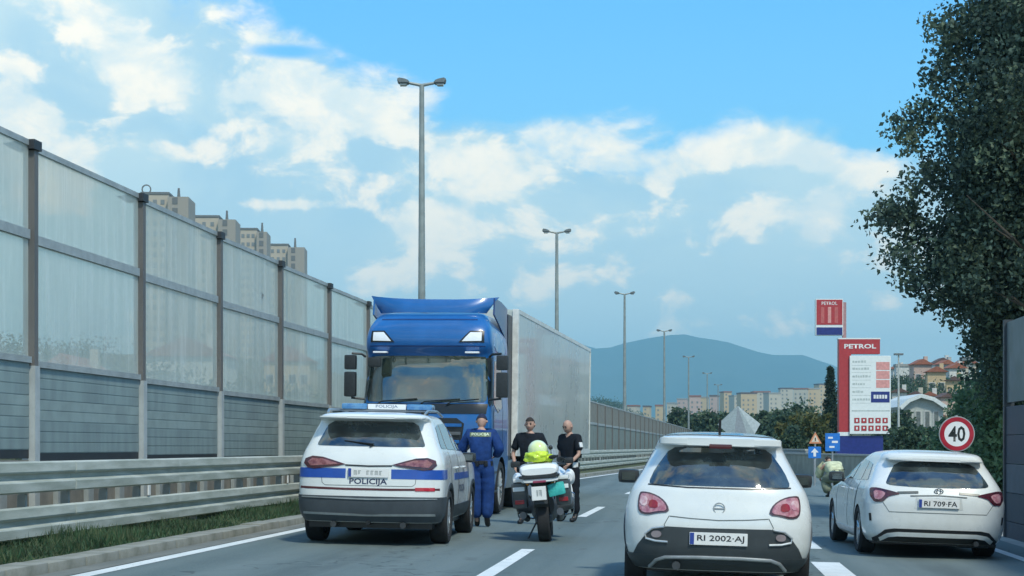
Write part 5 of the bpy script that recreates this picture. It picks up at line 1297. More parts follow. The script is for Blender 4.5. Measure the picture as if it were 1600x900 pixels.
def build_totems():
    RED_ = mat('totem_red', (.42, .04, .045), .35, col2=(.36, .03, .035)); NV = mat('totem_navy', (.02, .035, .20), .35); WT = mat('totem_white', (.74, .78, .76), .4, var=.04); PK = mat('totem_pink', (.72, .33, .30), .4)
    GT = mat('price_grey', (.50, .56, .54), .5)
    # high box sign on a pole
    d = 102; p = W(1296, d); z1 = W(0, d, 467).z; z0 = W(0, d, 524).z
    k = d/FPX
    t = empty('petrol_pole_sign', (p.x, p.y, 0), YAW, 'square red and blue sign high on a slim pole above the red totem', 'sign')
    w = 43*k
    b = BM(); box(b, -w/2, w/2, 0, .35, z0, z1, .02); bx = obj('sign_box', b, WT, t)
    zb = z0+13*k
    b = BM(); box(b, -w/2+.05, w/2-.05, -.02, -.002, zb+.14, z1-.05); obj('red_face', b, RED_, bx)
    b = BM(); box(b, -w/2+.05, w/2-.05, -.02, -.002, z0+.03, zb-.02); obj('blue_band', b, NV, bx)
    flat_text('sign_lettering', 'PETROL', .20, (0, -.024, z1-.27), mat('letter_white', (.80, .80, .78), .4), bx, bold=.01)
    b = BM(); box(b, -.10, .10, -.026, -.021, zb+.25, z1-.50); obj('emblem_bar', b, PK, bx)
    for s in (-1, 1):
        b = BM(); box(b, s*.42-.10, s*.42+.10, -.026, -.021, zb+.25, z1-.50); obj('emblem_bar', b, mat('totem_rose', (.55, .13, .12), .4), bx)
    b = BM(); box(b, w/2-.02, w/2+.20, .05, .25, -.1, z1-.2); obj('pole', b, mat('totem_pale_red', (.45, .25, .25), .4), t)
    # red totem with white price board
    d = 97; k = d/FPX; p = W(1345, d); X = lambda px: (px-1345)*k; Z = lambda py: W(0, d, py).z
    t = empty('petrol_price_totem', (p.x, p.y, 0), YAW, 'tall red and navy petrol station totem carrying a white price board', 'sign')
    b = BM(); box(b, X(1311), X(1330), 0, .5, Z(675), Z(530)); obj('red_column', b, RED_, t)
    b = BM(); box(b, X(1330)+.003, X(1375), 0, .5, Z(553), Z(530)); hd = obj('header', b, RED_, t)
    b = BM(); box(b, X(1311)-.04, X(1375)+.04, -.0, .5, Z(530)+.003, Z(528)); obj('cap_trim', b, WT, hd)
    flat_text('header_lettering', 'PETROL', .27, (X(1344), -.006, Z(541)), mat('letter_white', (.80, .80, .78), .4), hd, bold=.03, sx=1.5)
    b = BM(); box(b, X(1311), X(1327), -.004, .49, Z(681), Z(675)-.003); obj('white_band', b, WT, t)
    b = BM(); box(b, X(1308), X(1380), .02, .6, -.2, Z(681)-.003); obj('navy_base', b, NV, t)
    b = BM(); box(b, X(1327), X(1391), -.16, -.02, Z(678), Z(556), .02); pb = obj('price_board', b, WT, t)
    rn = random.Random(3)
    for i, y in enumerate((565, 576, 588, 600, 612, 624)):
        b = BM(); xx = X(1331)
        while xx < X(1331)+rn.uniform(.6, 1.0): wd_ = rn.uniform(.06, .16); box(b, xx, xx+wd_, -.165, -.161, Z(y)-.07, Z(y)+.07*rn.uniform(.5, 1)); xx += wd_+.035
        o = obj('price_text', b, GT, pb); o['kind'] = 'stuff'
        b = BM(); box(b, X(1330), X(1360), -.164, -.161, Z(y+6)-.012, Z(y+6)+.012); obj('row_line', b, GT, pb)
    for i, y in enumerate((572, 586, 600)):
        b = BM(); box(b, X(1368), X(1389), -.168, -.161, Z(y+6.2), Z(y-6.2)); obj('price_cell', b, PK, pb)
    b = BM(); box(b, X(1360), X(1389), -.17, -.161, Z(629), Z(612)); obj('navy_cell', b, NV, pb)
    b = BM()
    for j in range(5): box(b, X(1364)+.165*j, X(1364)+.165*j+.125, -.174, -.1705, Z(620)-.11, Z(620)+.11)
    o = obj('cell_text', b, mat('letter_white', (.80, .80, .78), .4), pb); o['kind'] = 'stuff'
    b = BM(); box(b, X(1330), X(1389), -.164, -.161, Z(643), Z(641)); obj('row_line', b, GT, pb)
    for r_ in range(2):
        for q in range(5):
            b = BM(); xx = X(1338+11*q); zz = Z(657+12*r_); box(b, xx-.15, xx+.15, -.168, -.161, zz-.15, zz+.15, .02); o = obj('service_pictogram', b, RED_, pb)
            b = BM(); box(b, xx-.05, xx+.05, -.172, -.1685, zz-.08+.04*(q % 2), zz+.07); obj('pictogram_mark', b, WT, pb)
build_totems()
def blue_sign(px, py, d, w, h, kind, lab):
    k = d/FPX; p = W(px, d, py); t = empty('road_sign', (p.x, p.y, 0), YAW, lab, 'road sign')
    b = BM(); tube(b, [(0, .05, -.3), (0, .05, p.z+h*k/2)], .035, 8); obj('post', b, GREYM(), t, True)
    BLU = mat('sign_blue', (.02, .19, .62), .35); WT = mat('sign_white', (.80, .80, .80), .4, var=.03); w *= k; h *= k; z = p.z
    if kind == 'tri':
        b = BM(); prism(b, [(-w/2, z-h/2), (w/2, z-h/2), (0, z+h/2)], 0, .02); obj('warning_triangle', b, mat('sign_orange', (.70, .28, .14), .4), t)
        b = BM(); prism(b, [(-w*.30, z-h*.36), (w*.30, z-h*.36), (0, z+h*.26)], -.006, -.001); obj('triangle_face', b, mat('sign_cream', (.78, .66, .52), .4), t)
        b = BM(); box(b, -w*.04, w*.04, -.012, -.007, z-h*.28, z); obj('warning_mark', b, mat('sign_black', (.015, .02, .02), .5), t)
    else:
        b = BM(); box(b, -w/2, w/2, 0, .025, z-h/2, z+h/2, .01); f = obj('sign_face', b, BLU, t)
        if kind == 'arrow':
            b = BM(); prism(b, [(-w*.10, z-h*.35), (w*.10, z-h*.35), (w*.10, z), (w*.3, z), (0, z+h*.38), (-w*.3, z), (-w*.10, z)], -.006, -.001); obj('white_arrow', b, WT, f)
        else:
            for (x, y, a, c) in ((-.2, .25, .42, .10), (.1, .02, .5, .12), (-.1, -.26, .45, .10)):
                b = BM(); box(b, x*w-a*w/2+.1*w, x*w+a*w/2, -.006, -.001, z+y*h-c*h/2, z+y*h+c*h/2); obj('white_mark', b, WT, f)
    return t
blue_sign(1301, 691, 62, 23, 28, 'panel', 'square bright blue road sign with white marks left of the navy totem base')
blue_sign(1274, 684, 66, 20, 18, 'tri', 'orange edged warning triangle sign above the small blue sign')
blue_sign(1273, 707, 60, 20, 18, 'arrow', 'small blue sign with a white arrow under the warning triangle')

# roadside low wall beyond the exit lane
def low_walls():
    t = BM(); n = 20
    def wall(name, pts, h, th, m, lab):
        b = BM(); ob = empty(name, (pts[0][0], pts[0][1], 0), 0, lab, 'wall'); o0 = Vector(ob.location)
        for i, (a, c) in enumerate(zip(pts, pts[1:])):
            a, c = Vector((*a, 0)), Vector((*c, 0)); L = (c-a).length; q = BM(); box(q, 0, L-.01, -th/2, th/2, -.6, h); o = obj('wall_section', q, m, ob); o.location = a-o0; o.rotation_euler = (0, 0, math.atan2(c.y-a.y, c.x-a.x))
            q = BM(); box(q, 0, L-.012, -th/2-.04, th/2+.04, h+.002, h+.08); s = obj('coping', q, mat('coping_pale', (.44, .43, .38), .8), ob); s.location = a-o0; s.rotation_euler = o.rotation_euler
    t.free()
    def P(px, d): v = W(px, d); return (v.x, v.y)
    wall('boundary_wall', [P(1228, 90), P(1262, 84), P(1300, 78), P(1340, 72), P(1395, 66), P(1450, 60)], .95, .25, mat('wall_beige', (.36, .34, .27), .9, col2=(.26, .25, .2), scale=1.5), 'low beige concrete wall running below the petrol station signs')
    wall('parapet_wall', [P(1212, 110), P(1235, 96), P(1262, 86)], 1.15, .2, mat('wall_grey', (.28, .31, .32), .9), 'low grey parapet at the far end of the exit lane, right of the hatchback roof')
low_walls()

# dark slate barrier at the right edge of the frame, with a pale upper screen
def right_barrier():
    t = empty('slate_barrier', (5.05, 27.8, 0), 0, 'dark slate roadside barrier at the right edge with a pale grey screen above it', 'barrier')
    M = mat('slate_panel', (.045, .058, .078), .6, col2=(.048, .055, .075), scale=1.2, bump=.2); M2 = mat('slate_light', (.10, .115, .14), .6)
    o0 = Vector((5.05, 27.8, 0)); pm = um = ps = None
    for k in range(9):
        yc = 27.6-1.25-2.5*k
        for j in range(5):
            z0 = -.3+.46*j
            b = BM(); box(b, -.05, .05, -1.235, 1.235, z0, z0+.452, .008); o = obj('slate_panel', b, M2 if (j == 2 and k == 0) else M, t); o.location = Vector((5.05, yc, 0))-o0
        b = BM(); box(b, -.04, .04, -1.2, 1.2, 2.06, 3.35); o = obj('upper_screen', b, mat('screen_grey', (.13, .16, .17), .45, col2=(.07, .10, .10), scale=2), t); o.location = Vector((5.05, yc, 0))-o0
        b = BM(); box(b, -.08, .08, -.06, .06, -.4, 3.4); o = obj('post', b, mat('slate_post', (.04, .05, .06), .5), t); o.location = Vector((5.05, yc+1.25, 0))-o0
right_barrier()

# ------------------------------------------------------------------ trees and vegetation
LEAFS = {}
def leafset(kind):
    if kind not in LEAFS:
        cs = {'near': [(.070, .112, .085), (.050, .084, .068), (.105, .145, .09)], 'mid': [(.055, .095, .055), (.042, .075, .048), (.08, .115, .06)], 'olive': [(.09, .10, .035), (.12, .11, .03), (.06, .08, .03)],
              'cyp': [(.024, .048, .032), (.032, .06, .038)], 'hedge': [(.13, .22, .11), (.09, .16, .085), (.17, .25, .12)]}[kind]
        LEAFS[kind] = [leaf_mat('leaf_%s_%s' % (kind, 'abc'[i]), c, .2) for i, c in enumerate(cs)]
    return LEAFS[kind]
def leaves(name, cen, rad, ncl, nper, size, seed, kind, parent, csz=.35, shell=.5, cut=None, flatten=1., clumps=None):
    """a crown of many small bent leaf faces, gathered in clumps of differing size"""
    rng = np.random.default_rng(seed); cen = np.array(cen); rad = np.array(rad)
    u = rng.normal(size=(ncl, 3)); u /= np.linalg.norm(u, axis=1)[:, None]; rr = (shell+(1-shell)*rng.random(ncl))**.8
    wob = 1+.22*np.sin(u[:, 0]*5+seed)*np.cos(u[:, 2]*4+seed*2)+.14*rng.normal(size=ncl)*.6
    cl = cen+u*rad*(rr*wob)[:, None]
    if clumps is not None: cl = np.array(clumps)
    n = len(cl); s = csz*rng.uniform(.5, 1.35, n); mi_c = rng.integers(0, 3, n)
    P = np.repeat(cl, nper, 0)+np.clip(rng.normal(size=(n*nper, 3)), -1.7, 1.7)*np.repeat(s, nper)[:, None]*np.array([1, 1, .75*flatten])
    N_ = len(P); d = rng.normal(size=(N_, 3)); d /= np.linalg.norm(d, axis=1)[:, None]; e = np.cross(d, rng.normal(size=(N_, 3))); e /= np.linalg.norm(e, axis=1)[:, None]
    L = (size*rng.uniform(.6, 1.3, N_))[:, None]; Wd = L*.32; nn = np.cross(d, e)*L*.15
    V = np.stack([P-d*L/2, P+e*Wd+nn, P+d*L/2, P-e*Wd+nn], 1).reshape(-1, 3)
    me = bpy.data.meshes.new(name); nv = len(V)
    me.vertices.add(nv); me.vertices.foreach_set('co', V.astype(np.float32).ravel()); me.loops.add(nv); me.loops.foreach_set('vertex_index', np.arange(nv, dtype=np.int32))
    me.polygons.add(nv//4); me.polygons.foreach_set('loop_start', np.arange(0, nv, 4, dtype=np.int32)); me.update(calc_edges=True)
    ms = leafset(kind); mi = np.where(rng.random(N_) < .7, np.repeat(mi_c, nper), rng.integers(0, 3, N_)) % len(ms); me.polygons.foreach_set('material_index', mi.astype(np.int32))
    return link(name, me, ms, parent), cl
BARK = lambda: mat('bark', (.10, .085, .065), .9, col2=(.06, .05, .04), scale=6, bump=.5)
def tree(loc, h, rad, seed, kind, lab, group=None, cat='tree', size=.25, ncl=90, nper=60, csz=None, trunk_r=.18, cz=.62, crown_h=.42, name='tree', limbs=5):
    t = empty(name, loc, 0, lab, cat, group); rn = random.Random(seed)
    b = BM(); tube(b, [(0, 0, -.6), (rn.uniform(-.1, .1), 0, h*.3), (rn.uniform(-.3, .3), rn.uniform(-.2, .2), h*.75)], [trunk_r, trunk_r*.8, trunk_r*.3], 9)
    for k in range(limbs):
        a = 6.28*k/limbs+rn.random(); z0 = h*rn.uniform(.22, .5)
        tube(b, [(0, 0, z0), (math.cos(a)*rad*.35, math.sin(a)*rad*.35, z0+h*.14), (math.cos(a)*rad*.75, math.sin(a)*rad*.75, z0+h*.28)], [trunk_r*.5, trunk_r*.3, trunk_r*.1], 6)
    obj('trunk', b, BARK(), t, True)
    leaves('crown', (0, 0, h*cz), (rad, rad, h*crown_h), ncl, nper, size, seed, kind, t, csz or rad*.2)
    return t
def near_tree():
    d = 31; c = W(1700, d); t = empty('tree', (c.x, c.y, -.2), 0, 'big dark leafy tree overhanging the right edge of the frame above the speed limit sign', 'tree')
    b = BM(); rn = random.Random(4)
    tube(b, [(0, 0, 0), (.1, 0, 2.5), (0, .1, 5), (-.2, 0, 8.5)], [.34, .28, .22, .10], 12)
    for k in range(16):
        a = rn.uniform(2.2, 4.2) if k < 11 else rn.uniform(0, 6.3); z0 = 2.2+.42*k; L = rn.uniform(1.6, 2.7)
        p1 = Vector((math.cos(a)*L*.45, math.sin(a)*L*.45, z0+.6)); p2 = Vector((math.cos(a)*L, math.sin(a)*L, z0+1.1+rn.uniform(-.4, .5)))
        tube(b, [(0, 0, z0), p1, p2], [.10, .06, .018], 7)
        for q in range(4):
            f = rn.uniform(.35, .95); s = p1.lerp(p2, f); e = s+Vector((rn.uniform(-.9, .5), rn.uniform(-.6, .6), rn.uniform(-.2, .8)))
            tube(b, [s, e], [.025, .008], 5)
    obj('trunk', b, BARK(), t, True)
    # crown: three overlapping masses, ragged to the left
    C2 = lambda px, py, dd=d: W(px, dd, py)-Vector(t.location)
    specs = [(C2(1640, 250), (2.1, 2.6, 2.3), 620, 110, .10, 1), (C2(1640, 20), (1.6, 2.2, 1.7), 420, 110, .10, 2), (C2(1625, 420), (1.3, 1.8, 1.2), 360, 110, .10, 3), (C2(1760, 200), (2.6, 3.0, 4.6), 420, 60, .16, 4), (C2(1605, 540, 32), (.9, 1.4, 1.0), 280, 100, .10, 5), (C2(1562, 400), (1.2, 1.5, 1.05), 300, 110, .10, 6)]
    for c_, r_, n, m_, s_, sd_ in specs: leaves('crown', tuple(c_), r_, n, m_, s_, sd_, 'near', t, .30, .25)
    # loose sprays that break the outline
    rng = random.Random(8); sp = []
    for (px, py) in ((1362, 338), (1385, 345), (1400, 325), (1392, 390), (1405, 425), (1395, 205), (1415, 198), (1440, 175), (1452, 42), (1475, 50), (1500, 20), (1425, 290), (1430, 250), (1450, 120), (1440, 460), (1480, 485), (1470, 90), (1408, 360), (1378, 330), (1420, 450)):
        for _ in range(9): sp.append(tuple(C2(px+18+rng.gauss(0, 13), py+rng.gauss(0, 9), d+rng.uniform(-.6, .6))))
    for _ in range(60): sp.append(tuple(C2(rng.uniform(1490, 1580), rng.uniform(60, 520), d+rng.uniform(-1, 1))))
    leaves('crown', (0, 0, 0), (1, 1, 1), len(sp), 30, .105, 77, 'near', t, .17, clumps=sp)
    return t
near_tree()
def vegetation():
    # hedge beyond the barrier at the right
    for i, (px, d, h, r, sd, lb) in enumerate(((1545, 36, 3.3, .95, 21, 'dense green hedge bush between the speed limit sign and the slate barrier'), (1590, 33, 3.1, .8, 22, 'green bush directly behind the slate barrier at the right edge'), (1530, 44, 2.9, .9, 23, 'farther green bush just right of the 40 sign'))):
        p = W(px, d); t = empty('hedge_bush', (p.x, p.y, -.2), 0, lb, 'bush', 'roadside bushes behind the speed limit sign')
        b = BM(); [tube(b, [(0, 0, 0), (.3*math.cos(a), .3*math.sin(a), h*.8)], [.05, .015], 6) for a in (0, 1.5, 3, 4.5)]; obj('stems', b, BARK(), t)
        leaves('foliage', (0, 0, h*.5), (r, r*1.1, h*.5), 200, 70, .12, sd, 'hedge', t, .22, .3)
    # tree belt in the middle distance
    rn = random.Random(12)
    spots = [(1058, 640, 210, 'mid'), (1090, 648, 200, 'mid'), (1118, 640, 190, 'mid'), (1145, 655, 150, 'mid'), (1170, 648, 170, 'mid'), (1198, 636, 165, 'mid'), (1222, 640, 155, 'mid'), (1240, 650, 120, 'olive'), (1250, 632, 160, 'mid'),
             (1275, 650, 115, 'olive'), (1205, 668, 125, 'mid'), (1235, 672, 112, 'mid'), (1262, 665, 118, 'olive'), (1292, 640, 135, 'mid'), (1190, 662, 135, 'mid'), (1400, 640, 150, 'mid'), (1425, 690, 90, 'mid'), (1445, 668, 120, 'mid'), (1484, 672, 120, 'mid'), (1512, 660, 110, 'mid'), (1460, 672, 150, 'mid')]
    words = ['far left of the belt', 'second in the belt', 'behind the pale canopy left side', 'just below the pale canopy', 'behind the pale canopy right side', 'right of the canopy peak', 'in the middle of the belt', 'yellowish and low before the belt', 'under the beige town blocks', 'yellow green above the warning triangle', 'low and dark right of the hatchback roof',
             'low beside the grey parapet', 'olive toned over the small blue sign', 'beside the cypress', 'low behind the hatchback roof edge', 'right of the price board', 'small before the white arched building', 'left of the speed limit sign', 'above the speed limit sign', 'darkest beside the big tree', 'behind the arched building']
    for i, (px, ytop, d, kd) in enumerate(spots):
        p = W(px, d); g = ground_h(p.x, p.y); zt = H+(HOR-ytop)*d/FPX; h = max(3., zt-g); r = rn.uniform(13, 19)*d/FPX
        tree((p.x, p.y, g), h, max(r, h*.3), 40+i, kd, ('olive green' if kd == 'olive' else 'dark green')+' roadside tree '+words[i], 'trees beyond the road', size=.42*d/150, ncl=70, nper=40, csz=max(r, h*.3)*.22, trunk_r=.2, cz=.56, crown_h=.44)
    # cypress
    d = 118; p = W(1298, d); zt = H+(HOR-572)*d/FPX; t = empty('cypress', (p.x, p.y, -.4), 0, 'slender dark cypress standing left of the red totem', 'tree')
    b = BM(); tube(b, [(0, 0, 0), (0, 0, zt)], [.15, .03], 8); obj('trunk', b, BARK(), t)
    for j in range(9):
        f = j/8; leaves('crown', (0, 0, 1.2+(zt-1.4)*f), (.65*(1-f)**.8+.08,)*2+(.55,), 22, 45, .2, 70+j, 'cyp', t, .12+.14*(1-f), .2)
    # far wooded line beyond the road bend, one mass
    rng = np.random.default_rng(9); obs = []
    root_l = None
    cl = []; c2 = []
    for k in range(330):
        px = rng.uniform(905, 1330); d = rng.uniform(430, 1180); p = W(px, d); cl.append((p.x, p.y, ground_h(p.x, p.y)+rng.uniform(1, 6)))
    for k in range(70):
        px = rng.uniform(1385, 1540); d = rng.uniform(140, 330); p = W(px, d); c2.append((p.x, p.y, ground_h(p.x, p.y)+rng.uniform(.3, 1.4)))
    for k in range(130):
        px = rng.uniform(-300, 560); d = rng.uniform(90, 190); p = W(px, d); c2.append((p.x, p.y, ground_h(p.x, p.y)+rng.uniform(1, 4)))
    VV = []
    for cc, nper, sp, ls in ((np.array(cl), 220, (2.6, 2.6, 1.5), 1.), (np.array(c2), 420, (1.5, 1.5, .8), .38)):
        P = np.repeat(cc, nper, 0)+rng.normal(size=(len(cc)*nper, 3))*np.array(sp); N_ = len(P); dv = rng.normal(size=(N_, 3)); dv /= np.linalg.norm(dv, axis=1)[:, None]; e = np.cross(dv, rng.normal(size=(N_, 3))); e /= np.linalg.norm(e, axis=1)[:, None]
        VV.append(np.stack([P-dv*.5*ls, P+e*.35*ls, P+dv*.5*ls, P-e*.35*ls], 1).reshape(-1, 3))
    V = np.concatenate(VV); me = bpy.data.meshes.new('woodland'); me.from_pydata(V.tolist(), [], np.arange(len(V)).reshape(-1, 4).tolist())
    me.polygons.foreach_set('material_index', rng.integers(0, 3, len(V)//4).tolist()); o = link('woodland', me, leafset('mid')); tag(o, 'distant scrub and woodland filling the slopes behind the road', 'woodland', kind='stuff')
vegetation()

# ------------------------------------------------------------------ buildings
def house(loc, rz, w, dp, h, rh, wall, roof, lab, group, win=3, floors=2, name='house', cat='house', gable=True):
    t = empty(name, loc, rz, lab, cat, group)
    b = BM(); box(b, -w/2, w/2, -dp/2, dp/2, -3, h); wl = obj('wall', b, wall, t)
    if gable:
        b = BM(); e = .4; prism(b, [(-w/2-e, h+.01), (w/2+e, h+.01), (0, h+rh)], -dp/2-e, dp/2+e); r_ = obj('roof', b, roof, t)
        b = BM(); box(b, w*.2, w*.2+.6, -.3, .3, h+rh*.3, h+rh+.5); obj('chimney', b, wall, r_)
    else:
        b = BM(); box(b, -w/2-.15, w/2+.15, -dp/2-.15, dp/2+.15, h+.005, h+.5); obj('roof', b, roof, t)
    for f in range(floors):
        for k in range(win):
            x = -w/2+w*(k+.5)/win; z = .9+(h-1)/floors*f+.2
            b = BM(); box(b, x-.5, x+.5, -dp/2-.06, -dp/2-.002, z, z+1.3); wd = obj('window', b, mat('window_frame_white', (.6, .6, .57), .6), t)
            b = BM(); box(b, x-.4, x+.4, -dp/2-.075, -dp/2-.062, z+.1, z+1.2); obj('pane', b, glass_dark('window_pane', (.05, .06, .07)), wd)
    return t
WC = [mat('render_cream', (.55, .50, .40), .9), mat('render_white', (.66, .66, .62), .9), mat('render_ochre', (.58, .44, .26), .9), mat('render_pink', (.55, .40, .34), .9), mat('render_grey', (.42, .42, .40), .9)]
RC = [mat('roof_tile_red', (.32, .11, .06), .9, col2=(.22, .08, .05), scale=2), mat('roof_tile_brown', (.14, .08, .065), .9, col2=(.09, .055, .05), scale=2), mat('roof_flat_grey', (.35, .35, .33), .9)]
def town():
    # houses on the hill right of the price board
    L = [(1470, 590, 300, 26, 1, 1, 'dark peaked roof house highest on the hill'), (1508, 596, 290, 24, 0, 0, 'wide red roofed house at the hill top beside the big tree'), (1412, 606, 310, 20, 1, 2, 'white flat house left on the hill above the arched building'), (1438, 612, 290, 22, 3, 0, 'pink house with red roof left of the peaked house'),
         (1462, 622, 260, 22, 2, 0, 'orange walled house on the hill centre'), (1492, 618, 265, 20, 1, 0, 'white house with red roof below the hill top'), (1430, 632, 235, 18, 0, 1, 'cream house behind the arched building'), (1478, 642, 220, 18, 3, 1, 'pink house just above the speed limit sign'), (1405, 626, 250, 16, 1, 1, 'small white house close to the price board'), (1500, 652, 180, 20, 1, 1, 'pale house right above the speed sign'),
         (1418, 642, 222, 17, 3, 0, 'small pink house with red roof behind the hall roof edge'), (1447, 604, 330, 15, 0, 1, 'small brown roofed house on the skyline left of the peaked house'), (1452, 640, 228, 16, 1, 0, 'white walled red roofed house in the second row above the hall'),
         (1476, 606, 285, 17, 4, 0, 'grey house with red roof directly below the peaked house'), (1490, 636, 240, 17, 2, 1, 'ochre house with brown roof in the middle of the hill'), (1402, 616, 320, 14, 1, 0, 'tiny white house on the skyline beside the slim lamp pole'), (1466, 655, 190, 16, 0, 0, 'cream house with red roof low on the hill left of the sign')]
    for i, (px, yt, d, wpx, wc, rc, lb) in enumerate(L):
        p = W(px, d); g = ground_h(p.x, p.y); k = d/FPX; zt = H+(HOR-yt)*k; w = (wpx+6)*k; rh = w*.32; h = max(4., zt-g-rh) if rc < 2 else max(4, zt-g)
        house((p.x, p.y, g), YAW+.2*math.sin(i*3), w, w*.8, h, rh, WC[wc], RC[rc], lb, 'houses on the hill behind the petrol signs', 2, max(1, int(h/3)), gable=rc < 2)
    # arched white hall
    d = 150; k = d/FPX; p = W(1437, d); g = ground_h(p.x, p.y); t = empty('arched_building', (p.x, p.y, g), YAW, 'pale arched roof building with tall glazed front right of the price board', 'building')
    Z = lambda y: H+(HOR-y)*k-g; X = lambda x: (x-1437)*k
    poly = [(X(1409), Z(690)), (X(1474), Z(690)), (X(1474), Z(638)), (X(1455), Z(626)), (X(1437), Z(620)), (X(1420), Z(626)), (X(1409), Z(636))]
    b = BM(); prism(b, poly, 0, 8); obj('wall', b, mat('hall_grey', (.46, .49, .46), .8), t)
    b = BM(); rp = [(X(1405), Z(638)), (X(1418), Z(626)), (X(1437), Z(618.5)), (X(1457), Z(624)), (X(1478), Z(638))]; prism(b, strip_poly(rp, .35), -.6, 8.3); obj('roof', b, mat('hall_roof_white', (.68, .72, .70), .7), t)
    for k_ in range(4):
        x0 = X(1416+14*k_); b = BM(); box(b, x0, x0+.55, -.06, -.003, .6, Z(642)); w_ = obj('window', b, mat('window_frame_white', (.6, .6, .57), .6), t); b = BM(); box(b, x0+.08, x0+.47, -.075, -.062, .7, Z(643)); obj('pane', b, glass_dark('hall_pane', (.10, .13, .13)), w_)
    # pale faceted canopy
    d = 130; k = d/FPX; p = W(1158, d); t = empty('canopy', (p.x, p.y, -.4), YAW, 'pale grey faceted pyramid shaped canopy rising behind the white hatchback roof', 'canopy')
    Z = lambda y: H+(HOR-y)*k+.4; X = lambda x: (x-1158)*k
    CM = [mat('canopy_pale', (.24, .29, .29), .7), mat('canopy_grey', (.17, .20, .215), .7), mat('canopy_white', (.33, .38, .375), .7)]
    pk = (X(1158), 2.0, Z(633)); a = (X(1124), 1.2, Z(663)); b1 = (X(1146), -.2, Z(686)); b2_ = (X(1170), -.2, Z(688)); c = (X(1191), 1.0, Z(662)); e = (X(1158), 4.4, Z(662)); f1 = (X(1180), .2, Z(678))
    for i, tri in enumerate(((pk, a, b1), (pk, b1, b2_), (pk, b2_, f1), (pk, f1, c), (pk, c, e), (pk, e, a))):
        b = BM(); vs = [b.verts.new(v) for v in tri]; f = b.faces.new(vs); r_ = bmesh.ops.extrude_face_region(b, geom=[f])
        for v in [g_ for g_ in r_['geom'] if isinstance(g_, bmesh.types.BMVert)]: v.co.y += .12
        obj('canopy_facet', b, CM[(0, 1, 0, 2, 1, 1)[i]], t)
    b = BM()
    for q in (b1, b2_): tube(b, [(q[0], q[1]+.1, 0), (q[0], q[1]+.1, q[2])], .1, 8)
    obj('support_post', b, GREYM(), t)
    # long apartment rows far away
    rn = random.Random(7)
    rows = [(1086, 616, 16, 3), (1102, 614, 14, 1), (1118, 612, 15, 3), (1134, 610, 16, 1), (1150, 609, 18, 0), (1168, 607, 20, 1), (1188, 607, 20, 0), (1208, 605, 22, 2), (1229, 604, 22, 0), (1250, 604, 20, 2), (1268, 602, 18, 1), (1284, 598, 16, 1), (1030, 628, 15, 1), (1050, 624, 14, 0), (1010, 631, 12, 1), (990, 632, 12, 4), (1068, 619, 15, 3)]
    ords = ['pinkish block left of the pale canopy', 'white block second left of the canopy', 'pink block behind the canopy left edge', 'white block above the canopy', 'cream block above the canopy peak', 'white block right of the canopy peak', 'cream block left of the ochre rows', 'first ochre block of the far row', 'cream block between two ochre blocks', 'second ochre block of the far row', 'white block left of the cypress', 'white block touching the cypress outline', 'white block beside the fourth lamp', 'cream block right of the fourth lamp', 'small white block left of the fourth lamp', 'grey block beside the third lamp', 'pinkish block below the fifth lamp']
    rows = [(px+rn.uniform(-2, 2), yt+rn.uniform(3, 12), wpx*rn.uniform(.7, 1.3), (0, 2, 0, 2, 0)[wc] if wc != 3 else 3) for px, yt, wpx, wc in rows]
    for i, (px, yt, wpx, wc) in enumerate(rows):
        d = 1250+rn.uniform(-160, 160); k = d/FPX; p = W(px, d); g = ground_h(p.x, p.y); h = max(10, H+(HOR-yt)*k-g); w = wpx*k
        t = empty('apartment_block', (p.x, p.y, g), YAW+rn.uniform(-.3, .3), 'far '+ords[i]+' under the blue mountain', 'building', 'far apartment blocks under the mountain')
        b = BM(); box(b, -w/2, w/2, -6, 6, -6, h); obj('wall', b, WC[wc], t)
        b = BM(); box(b, -w/2-.3, w/2+.3, -6.3, 6.3, h+.01, h+1.0); obj('roof', b, RC[(i*5) % 3], t)
        b = BM(); nf = int(h/3.2)
        for f in range(nf):
            for q in range(int(w/3.5)):
                x = -w/2+1.8+q*3.5; box(b, x-.6, x+.6, -6.08, -6.01, 1+3.2*f, 2.4+3.2*f)
        o = obj('windows', b, mat('far_window', (.20, .21, .20), .5), t); o['kind'] = 'stuff'
    # four tower blocks beyond the noise wall
    T = [((226, 300), 308, 480, (268, 'e'), 'first and highest tower block over the noise wall, with a ring shaped sign'), ((300, 372), 343, 540, (345, 'e'), 'second concrete tower block from the left over the noise wall'), ((377, 420), 362, 600, (404, 'e'), 'third and narrowest concrete tower block over the noise wall'), ((422, 478), 386, 640, (452, 'e'), 'fourth concrete tower block over the noise wall, lowest and nearest the truck')]
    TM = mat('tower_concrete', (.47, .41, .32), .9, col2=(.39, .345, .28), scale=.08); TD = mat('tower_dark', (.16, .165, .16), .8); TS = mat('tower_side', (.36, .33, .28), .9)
    for i, ((x0, x1), yt, d, (xs, _), lb) in enumerate(T):
        k = d/FPX; xc = (x0+x1)/2; p = W(xc, d); w = (x1-x0)*k; zt = H+(HOR-yt)*k; dp = 14.
        t = empty('tower_block', (p.x, p.y, 0), YAW+.04, lb, 'building', 'tower blocks beyond the noise wall')
        X = lambda px: (px-xc)*k
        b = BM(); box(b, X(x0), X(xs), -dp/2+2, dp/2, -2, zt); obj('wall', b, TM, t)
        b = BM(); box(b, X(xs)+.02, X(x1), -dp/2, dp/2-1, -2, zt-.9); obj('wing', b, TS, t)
        b = BM(); box(b, X(x0)-.2, X(xs)+.2, -dp/2+1.8, dp/2+.2, zt+.01, zt+.7); obj('roof', b, TD, t)
        mx = X(xs)+(X(x1)-X(xs))*.35
        b = BM(); tube(b, [(mx, 0, zt-.9), (mx, 0, zt+14*k)], [.55, .3], 8); obj('mast', b, TD, t)
